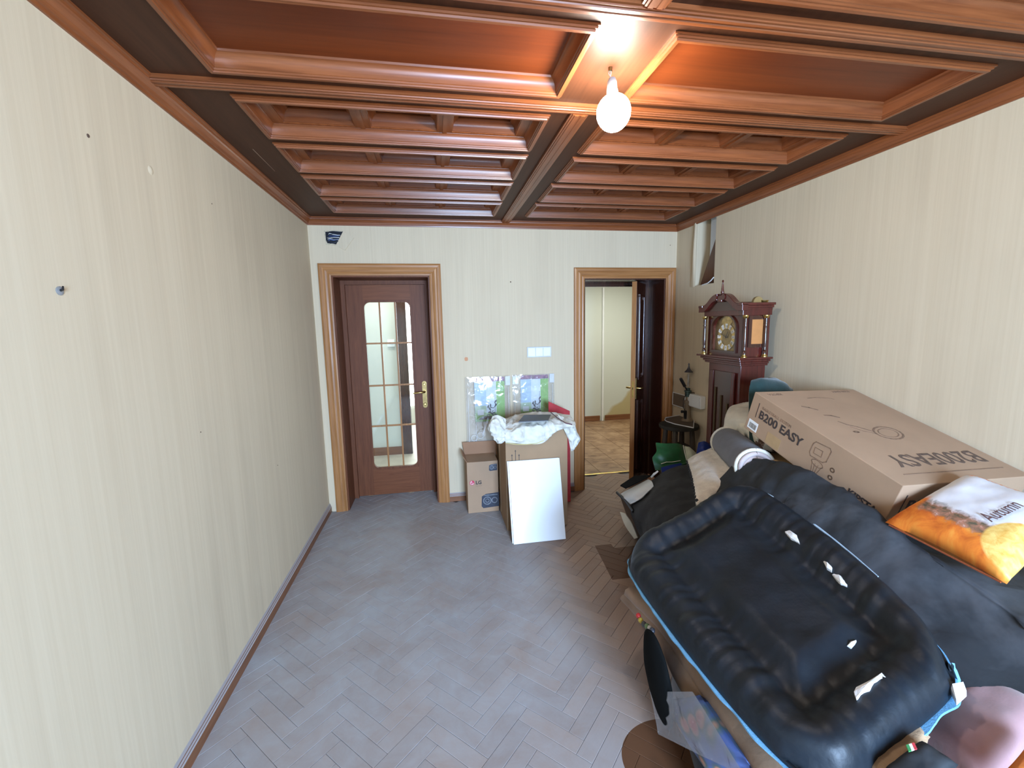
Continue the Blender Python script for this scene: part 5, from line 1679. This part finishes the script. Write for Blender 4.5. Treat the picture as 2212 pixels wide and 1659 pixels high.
# ---- far end of the pile
crate = thing('black_bag', 'black plastic bag of bedding standing on the floor below the cream cushion', 'bag', (1.55, 2.55, 0))
t0 = pz(1335, 1066, .40)
MB().hexa([(1.42, 2.33, .002), (1.86, 2.33, .002), (1.86, 2.86, .002), (1.40, 2.86, .002), (t0.x + .03, 2.28, .40), (1.84, 2.26, .52), (1.82, 2.78, .46), (t0.x, t0.y, .40)]).build('body', plain('black_film', (.012, .012, .013), .3, 0, .3, 9, .3, 9), crate, .02, 50)
mb = MB().tube([pz(1333, 1064, .42), pz(1352, 1082, .42), pz(1368, 1105, .40)], .010, 8).build('rim', M['black'], crate, sm=60)
blk = thing('dark_blanket', 'dusty black blanket over the far end of the pile beside the cream cushion', 'blanket', tuple(pz(1440, 1080, .5)))
G = crgrid([[pz(1405, 1040, .475), pz(1435, 1018, .55), pz(1468, 1006, .60), pz(1497, 1003, .635)],
            [pz(1382, 1068, .455), pz(1425, 1058, .56), pz(1465, 1050, .61), pz(1503, 1044, .635)],
            [pz(1362, 1100, .38), pz(1408, 1100, .52), pz(1455, 1098, .60), pz(1513, 1082, .635)],
            [pz(1378, 1148, .27), pz(1412, 1150, .46), pz(1455, 1130, .58), pz(1535, 1098, .65)],
            [pz(1400, 1195, .22), pz(1430, 1190, .42), pz(1470, 1160, .56), pz(1560, 1110, .66)]], 7, 7)
gmesh('cloth', wrinkle(G, .012, 9, 8), .010, cloth('dusty_black', (.020, .021, .023), .85, .6, 7, .2, 90, .05), blk, flip=gnormals(G)[8, 8, 2] < 0)
wb = thing('white_bag', 'white plastic bag beside the dusty black blanket at the pile end', 'bag', tuple(pz(1370, 1065, .4)))
G = crgrid([[pz(1338, 1068, .405), pz(1360, 1056, .44), pz(1400, 1035, .48)], [pz(1345, 1078, .42), pz(1372, 1066, .49), pz(1408, 1040, .52)], [pz(1356, 1092, .40), pz(1382, 1078, .48), pz(1412, 1050, .52)]], 7, 7)
gmesh('film', wrinkle(G, .008, 14, 2), .006, plain('white_film', (.62, .66, .70), .35, 0, .06), wb, flip=gnormals(G)[6, 6, 2] < 0)
G = crgrid([[pz(1405, 1030, .51), pz(1414, 1022, .53)], [pz(1410, 1024, .54), pz(1420, 1016, .56)]], 4, 4)
gmesh('knot', wrinkle(G, .010, 30, 5), .012, M['white'], wb)
ws_ = thing('white_cloth', 'white cloth strip hanging down the side of the black bag', 'cloth', tuple(pz(1360, 1140, .2)))
G = crgrid([[pz(1339, 1106, .30), pz(1350, 1110, .31)], [pz(1350, 1135, .22), pz(1364, 1130, .26)], [pz(1370, 1164, .13), pz(1377, 1162, .16)]], 6, 4)
gmesh('strip', wrinkle(G, .005, 15, 3), .006, M['cream'], ws_)

fc = thing('fleece_cushion', 'cream fleece cushion with a dark scalloped edge on the pile', 'cushion', tuple(pz(1545, 1030, .66)))
q = [pz(1482, 998, .665), pz(1566, 960, .74), pz(1622, 1042, .735), pz(1504, 1094, .665)]
cushion('body', q, .10, M['fleece'], fc, 24, .010, 16, 4, .05, .35)
for k in range(17):
    p = q[0].lerp(q[3], .06 + .88 * k / 16) + Vector((.004, -.004, .028 - .012 * abs(k - 8) / 8))
    blob('edge_stitch', p, (.010, .012, .010), M['quilt'], fc, 0, 1, 1, 1)

rl = thing('rolled_bolster', 'grey bolster with cream piped ends beside the large carton', 'bolster', tuple(pz(1600, 980, .78)))
e0, e1 = pz(1570, 954, .815), pz(1632, 1010, .835)
ax = (e1 - e0).normalized(); r_ = .108
dr = lambda t: e0 + (e1 - e0) * t
ends = [(0, .078), (.015, .090), (.05, .095), (.35, .097), (.65, .097), (.95, .095), (.985, .090), (1, .083)]
MB().tube([dr(t) for t, _ in ends], [r for _, r in ends], 28).build('roll', cloth('grey_jersey', (.150, .160, .190), .85, .08, 20, .2, 260), rl, sm=60)
for t in (.012, .985):
    s_ = Vector((0, 0, 1)); a1 = (s_ - ax * s_.dot(ax)).normalized(); b1_ = ax.cross(a1)
    c0 = dr(t)
    MB().tube([c0 + (a1 * math.cos(2 * PI * k / 28) + b1_ * math.sin(2 * PI * k / 28)) * .092 for k in range(29)], .010, 8, False).build('piping', M['cream'], rl, sm=60)
c0 = dr(1.0)
for k, rr in enumerate((.073, .051, .028)):
    MB().tube([c0 + ax * (.004 + .002 * k) + (a1 * math.cos(2 * PI * q_ / 22) + b1_ * math.sin(2 * PI * q_ / 22)) * rr for q_ in range(23)], .013, 7, False).build('rolled_end', cloth('pale_pink_lining', (.55, .46, .45)), rl, sm=60)
wp = thing('white_pillow', 'white pillow stuffed between the clock and the large carton', 'pillow', tuple(pz(1605, 910, .9)))
cushion('body', (pz(1562, 925, .90), pz(1578, 888, .98), pz(1665, 872, 1.03), pz(1650, 935, .94)), .16, M['cream'], wp, 20, .012, 9, 5, .06, .45)
w2_ = thing('cream_pillow', 'cream pillow tucked under the white pillow behind the bolster', 'pillow', tuple(pz(1625, 930, .85)))
cushion('body', (pz(1590, 934, .89), pz(1606, 905, .94), pz(1672, 925, .94), pz(1655, 967, .90)), .13, cloth('ivory_cotton', (.68, .64, .52)), w2_, 20, .010, 10, 9, .06, .45)
pt_ = thing('patterned_cloth', 'crumpled brown and white cloth under the edge of the large carton', 'cloth', tuple(pz(1665, 965, .88)))
def spots_mat():
    m, t, b = nt('brown_white_print')
    f = noise_tex(t, coords(t, 'World'), 16, 3, .5)
    L(t, ramp(t, f, [(.40, (.64, .60, .52)), (.47, (.60, .55, .47)), (.52, (.16, .09, .06)), (.7, (.12, .07, .05))]), b.inputs['Base Color'])
    b.inputs['Roughness'].default_value = .9
    return m
blob('cloth', pz(1664, 958, .935), (.060, .075, .042), spots_mat(), pt_, .35, 2.6, 4, 4)
cf = thing('cardboard_sheet', 'flat cardboard sheet sticking out from under the large carton', 'cardboard', tuple(pz(1700, 990, .87)))
MB().hexa([pz(1652, 1000, .865), pz(1742, 1012, .875), pz(1735, 992, .90), pz(1668, 976, .89), pz(1652, 998, .870), pz(1742, 1010, .880), pz(1735, 990, .905), pz(1668, 974, .895)]).build('sheet', plain('ochre_card', (.44, .29, .14), .7), cf)
gc = thing('dark_green_coat', 'dark green coat heaped between the clock and the large carton', 'coat', (2.0, 2.28, .6))
p0, p1 = py_(1606, 900, 2.26), py_(1708, 850, 2.26)
G = crgrid([[(p0.x - .01, 2.20, .55), (p0.x + .10, 2.12, .55), (p0.x + .24, 2.12, .55), (p1.x, 2.14, .55)],
            [(p0.x + .00, 2.20, .85), (p0.x + .10, 2.13, .85), (p0.x + .24, 2.13, .85), (p1.x, 2.14, .85)],
            [py_(1618, 842, 2.22), py_(1645, 838, 2.18), py_(1680, 842, 2.18), py_(1712, 856, 2.18)],
            [py_(1632, 825, 2.28), py_(1650, 819, 2.28), py_(1676, 823, 2.28), py_(1708, 845, 2.28)],
            [py_(1636, 832, 2.42), py_(1655, 828, 2.42), py_(1680, 832, 2.42), py_(1706, 850, 2.42)]], 7, 7)
gmesh('cloth', wrinkle(G, .014, 8, 3), .012, cloth('bottle_green', (.016, .040, .040), .85, .3, 9, .2, 120, .3), gc)

# green, blue and white bags in front of the stool
def sheet(name, lab, cat, part, px, mat, amp, sc, thick=.008, seed=1, nn_=7):
    o = thing(name, lab, cat, tuple(px[-1][0]))
    G = crgrid(px, nn_, nn_)
    gmesh(part, wrinkle(G, amp, sc, seed), thick, mat, o)
    return o
wbx = thing('wooden_crate', 'plain wooden crate under the green bag by the open door', 'crate', (1.85, 3.0, 0))
for k in range(4): box('slat', (1.70, 2.93, .01 + k * .088), (1.92, 2.942, .01 + k * .088 + .075), wood('crate_slat_wood', (.22, .11, .05), (.36, .20, .10), 'X', .6, 0, 1), wbx, .002)
for k in range(4): box('slat', (1.690, 2.942, .01 + k * .088), (1.702, 3.22, .01 + k * .088 + .075), M['card_in'], wbx, .002)
for x in (1.704, 1.89): box('post', (x, 2.943, .01), (x + .03, 2.973, .36), M['card_in'], wbx, .002)
grn = cloth('green_bag_film', (.018, .10, .032), .4, .25, 9, .1, 40, 0, .5)
gb = sheet('green_bag', 'dark green bag with white stitching in front of the stool', 'bag', 'film',
      [[py_(1417, 956, 3.02), py_(1440, 958, 3.00), py_(1465, 958, 3.0), py_(1476, 962, 3.02)],
       [py_(1418, 975, 2.96), py_(1440, 978, 2.93), py_(1465, 978, 2.93), py_(1480, 980, 2.97)],
       [py_(1410, 990, 2.93), py_(1438, 1000, 2.90), py_(1465, 998, 2.90), py_(1484, 995, 2.94)],
       [py_(1416, 1016, 2.90), py_(1440, 1014, 2.88), py_(1465, 1006, 2.88), py_(1486, 1000, 2.90)]], grn, .008, 12, .010, 2)
MB().tube([py_(1476, 962, 3.0), py_(1479, 978, 2.955), py_(1483, 994, 2.925)], .0035, 6).build('stitching', M['cream'], gb)
MB().tube([py_(1428, 1002, 2.895), py_(1440, 998, 2.885), py_(1452, 998, 2.885), py_(1470, 995, 2.885)], .0028, 6).build('stitching', M['cream'], gb)
sheet('white_pouch', 'cream cloth pouch spilling out beside the green bag', 'pouch', 'cloth',
      [[py_(1479, 964, 2.99), py_(1490, 966, 2.98), py_(1500, 975, 2.97)], [py_(1482, 980, 2.94), py_(1496, 982, 2.92), py_(1509, 984, 2.93)], [py_(1485, 998, 2.90), py_(1496, 996, 2.89), py_(1508, 992, 2.89)]], cloth('pale_green_cream', (.52, .56, .42)), .006, 16, .010, 4)
blf = cloth('blue_bag_film', (.012, .035, .20), .3, .25, 9, .1, 40, 0, .5)
sheet('blue_bag', 'shiny dark blue bag behind the cream cushion', 'bag', 'film',
      [[py_(1509, 956, 2.80), py_(1522, 953, 2.80), py_(1534, 960, 2.80)], [py_(1506, 970, 2.76), py_(1522, 968, 2.73), py_(1538, 970, 2.76)], [py_(1503, 986, 2.72), py_(1524, 984, 2.70), py_(1542, 982, 2.72)]], blf, .008, 14, .012, 6)
sheet('blue_sack', 'blue sack showing below the green bag', 'bag', 'film',
      [[py_(1428, 1010, 2.86), py_(1450, 1004, 2.85), py_(1472, 1000, 2.85)], [py_(1430, 1022, 2.82), py_(1452, 1020, 2.81), py_(1474, 1014, 2.82)], [py_(1432, 1034, 2.80), py_(1452, 1034, 2.79), py_(1474, 1028, 2.80)]], blf, .006, 14, .012, 8)
bdp = thing('plastic_sheet', 'thin black plastic sheet lying on top of the black bag edge', 'sheet', tuple(pz(1365, 1045, .44)))
P4 = [pz(1340, 1050, .47), pz(1352, 1056, .47), pz(1408, 1028, .50), pz(1370, 1030, .49)]
MB().hexa([p for p in P4] + [p + Vector((0, 0, .008)) for p in P4]).build('film', plain('matt_black_sheet', (.008, .008, .008), .9, 0, .2, 8, 0, 60, 0, .1), bdp)

# ---- things hanging out below the sofa front
bpad = thing('black_pad', 'flat black oval pad wedged upright against the sofa front', 'pad', tuple(px_(1415, 1465, .70)))
cpd = px_(1421, 1462, .715)
rm = Matrix.Rotation(.35, 4, 'X')
blob('cover', cpd, (.022, .085, .150), plain('matte_black', (.004, .0045, .0045), .9, 0, .2, 8, 0, 60, 0, .1), bpad, .05, 1.5, 2, 4, None, Matrix.Rotation(-.50, 4, 'X') @ Matrix.Rotation(.0, 4, 'Y'))
toy = thing('beaded_toy', 'small colourful beaded toy under the sofa front corner', 'toy', tuple(px_(1392, 1345, .74)))
for k, (x, y, c) in enumerate(((1379, 1330, (.5, .03, .03)), (1384, 1340, (.5, .36, .05)), (1391, 1348, (.05, .05, .05)), (1398, 1353, (.10, .16, .06)), (1404, 1358, (.45, .40, .36)), (1409, 1362, (.04, .04, .05)))):
    blob('bead', px_(x, y, .752), (.010, .012, .011), plain('bead_colour', c, .35), toy, .1, 2, k, 2)
crd = thing('white_card', 'white card standing between the black pad and the sofa front', 'card', tuple(px_(1470, 1480, .78)))
k4 = [px_(x, y, .775) for x, y in ((1446, 1512), (1494, 1510), (1470, 1462), (1452, 1458))]
MB().hexa(k4 + [p + Vector((.006, 0, 0)) for p in k4]).build('sheet', M['white'], crd)
def flower_mat():
    m, t, b = nt('flower_print_fabric')
    w = coords(t, 'World')
    vo = N(t, 'ShaderNodeTexVoronoi'); vo.inputs['Scale'].default_value = 13; L(t, w, vo.inputs['Vector'])
    n = noise_tex(t, w, 20, 4)
    c = ramp(t, vo.outputs['Distance'], [(.18, (.62, .12, .08)), (.34, (.50, .20, .10)), (.42, (.06, .10, .07)), (.6, (.05, .10, .26))])
    L(t, mixc(t, math_(t, 'MULTIPLY', n, .35), c, (.10, .06, .14)), b.inputs['Base Color'])
    b.inputs['Roughness'].default_value = .6
    return m
fb = thing('flower_bag', 'clear plastic bag holding blue fabric with red flowers on the floor', 'bag', tuple(px_(1470, 1600, .72)))
q = [px_(1420, 1512, .725), px_(1494, 1504, .73), px_(1606, 1668, .73), px_(1520, 1680, .725)]
cushion('fabric', [p + Vector((.028, 0, 0)) for p in q], .06, flower_mat(), fb, 18, .006, 12, 3, .04, .4)
q2 = [px_(1404, 1494, .70), px_(1496, 1494, .715), px_(1612, 1680, .715), px_(1422, 1586, .70)]
G = cushion_grid(q2, 18); 
G = wrinkle(G, .010, 10, 6)
gmesh('clear_bag', G, .0008, clear('crinkled_film', (.95, .96, .97), .05, .12, .05, .5, .4), fb)
nv_ = thing('navy_bag', 'dark navy fabric bag standing on the floor by the sofa', 'bag', (.84, .95, 0))
blob('body', (.865, .93, .115), (.085, .34, .125), cloth('navy_canvas', (.014, .017, .026), .7, .3, 8), nv_, .06, 1.4, 3, 4, .002)
MB().tube([(.80, .80, .20), (.775, .84, .26), (.775, 1.0, .26), (.80, 1.05, .20)], .008, 8).build('handle', M['black'], nv_, sm=60)

# ---- nearest corner of the pile
pk = thing('mauve_cushion', 'mauve velvet cushion lying beyond the lower end of the pet bed', 'cushion', tuple(pz(2110, 1600, .56)))
cushion('body', (pz(1975, 1590, .53), pz(2122, 1462, .58), pz(2300, 1560, .60), pz(2130, 1730, .55)), .13, cloth('mauve_velvet', (.36, .20, .20), .8, .14, 5, .1, 200, .5), pk, 24, .006, 6, 5, .05, .5)
tn = thing('tan_towel', 'tan towel folded between the mauve cushion and the pet bed', 'towel', tuple(pz(1940, 1610, .58)))
cushion('body', (pz(1872, 1668, .575), pz(1975, 1546, .615), pz(2010, 1592, .615), pz(1915, 1720, .575)), .05, cloth('tan_towelling', (.40, .26, .15), .95, .12, 12, .5, 120), tn, 18, .006, 14, 2, .05, .4)
jk = thing('black_jacket', 'black folded jacket with a small green white red tab', 'jacket', tuple(pz(1985, 1640, .6)))
q = (pz(1905, 1672, .60), pz(1992, 1600, .64), pz(2070, 1652, .64), pz(1985, 1755, .60))
jb_ = cushion('body', q, .05, M['quilt'], jk, 18, .008, 12, 3, .05, .4)
c_t = pz(1972, 1622, .672)
tu = (pz(1985, 1619, .672) - pz(1958, 1628, .672)).normalized(); tv = (pz(1962, 1626, .672) - pz(1968, 1640, .672)).normalized()
for k, c in enumerate(((.03, .25, .06), (.75, .75, .72), (.55, .03, .04))):
    p = c_t + tu * (-.012 + .008 * k)
    MB().hexa([p, p + tu * .008, p + tu * .008 + tv * .016, p + tv * .016] + [w_ + Vector((0, 0, .002)) for w_ in (p, p + tu * .008, p + tu * .008 + tv * .016, p + tv * .016)]).build('flag_tab', cloth('tab_colour', c), jk)
og = thing('orange_cloth', 'orange cloth at the near edge of the mauve cushion', 'cloth', tuple(pz(2200, 1650, .6)))
cushion('body', (pz(2168, 1668, .64), pz(2225, 1600, .66), pz(2330, 1640, .66), pz(2240, 1760, .62)), .05, cloth('orange_cotton', (.62, .17, .02)), og, 14, .006, 12, 2, .05, .4)
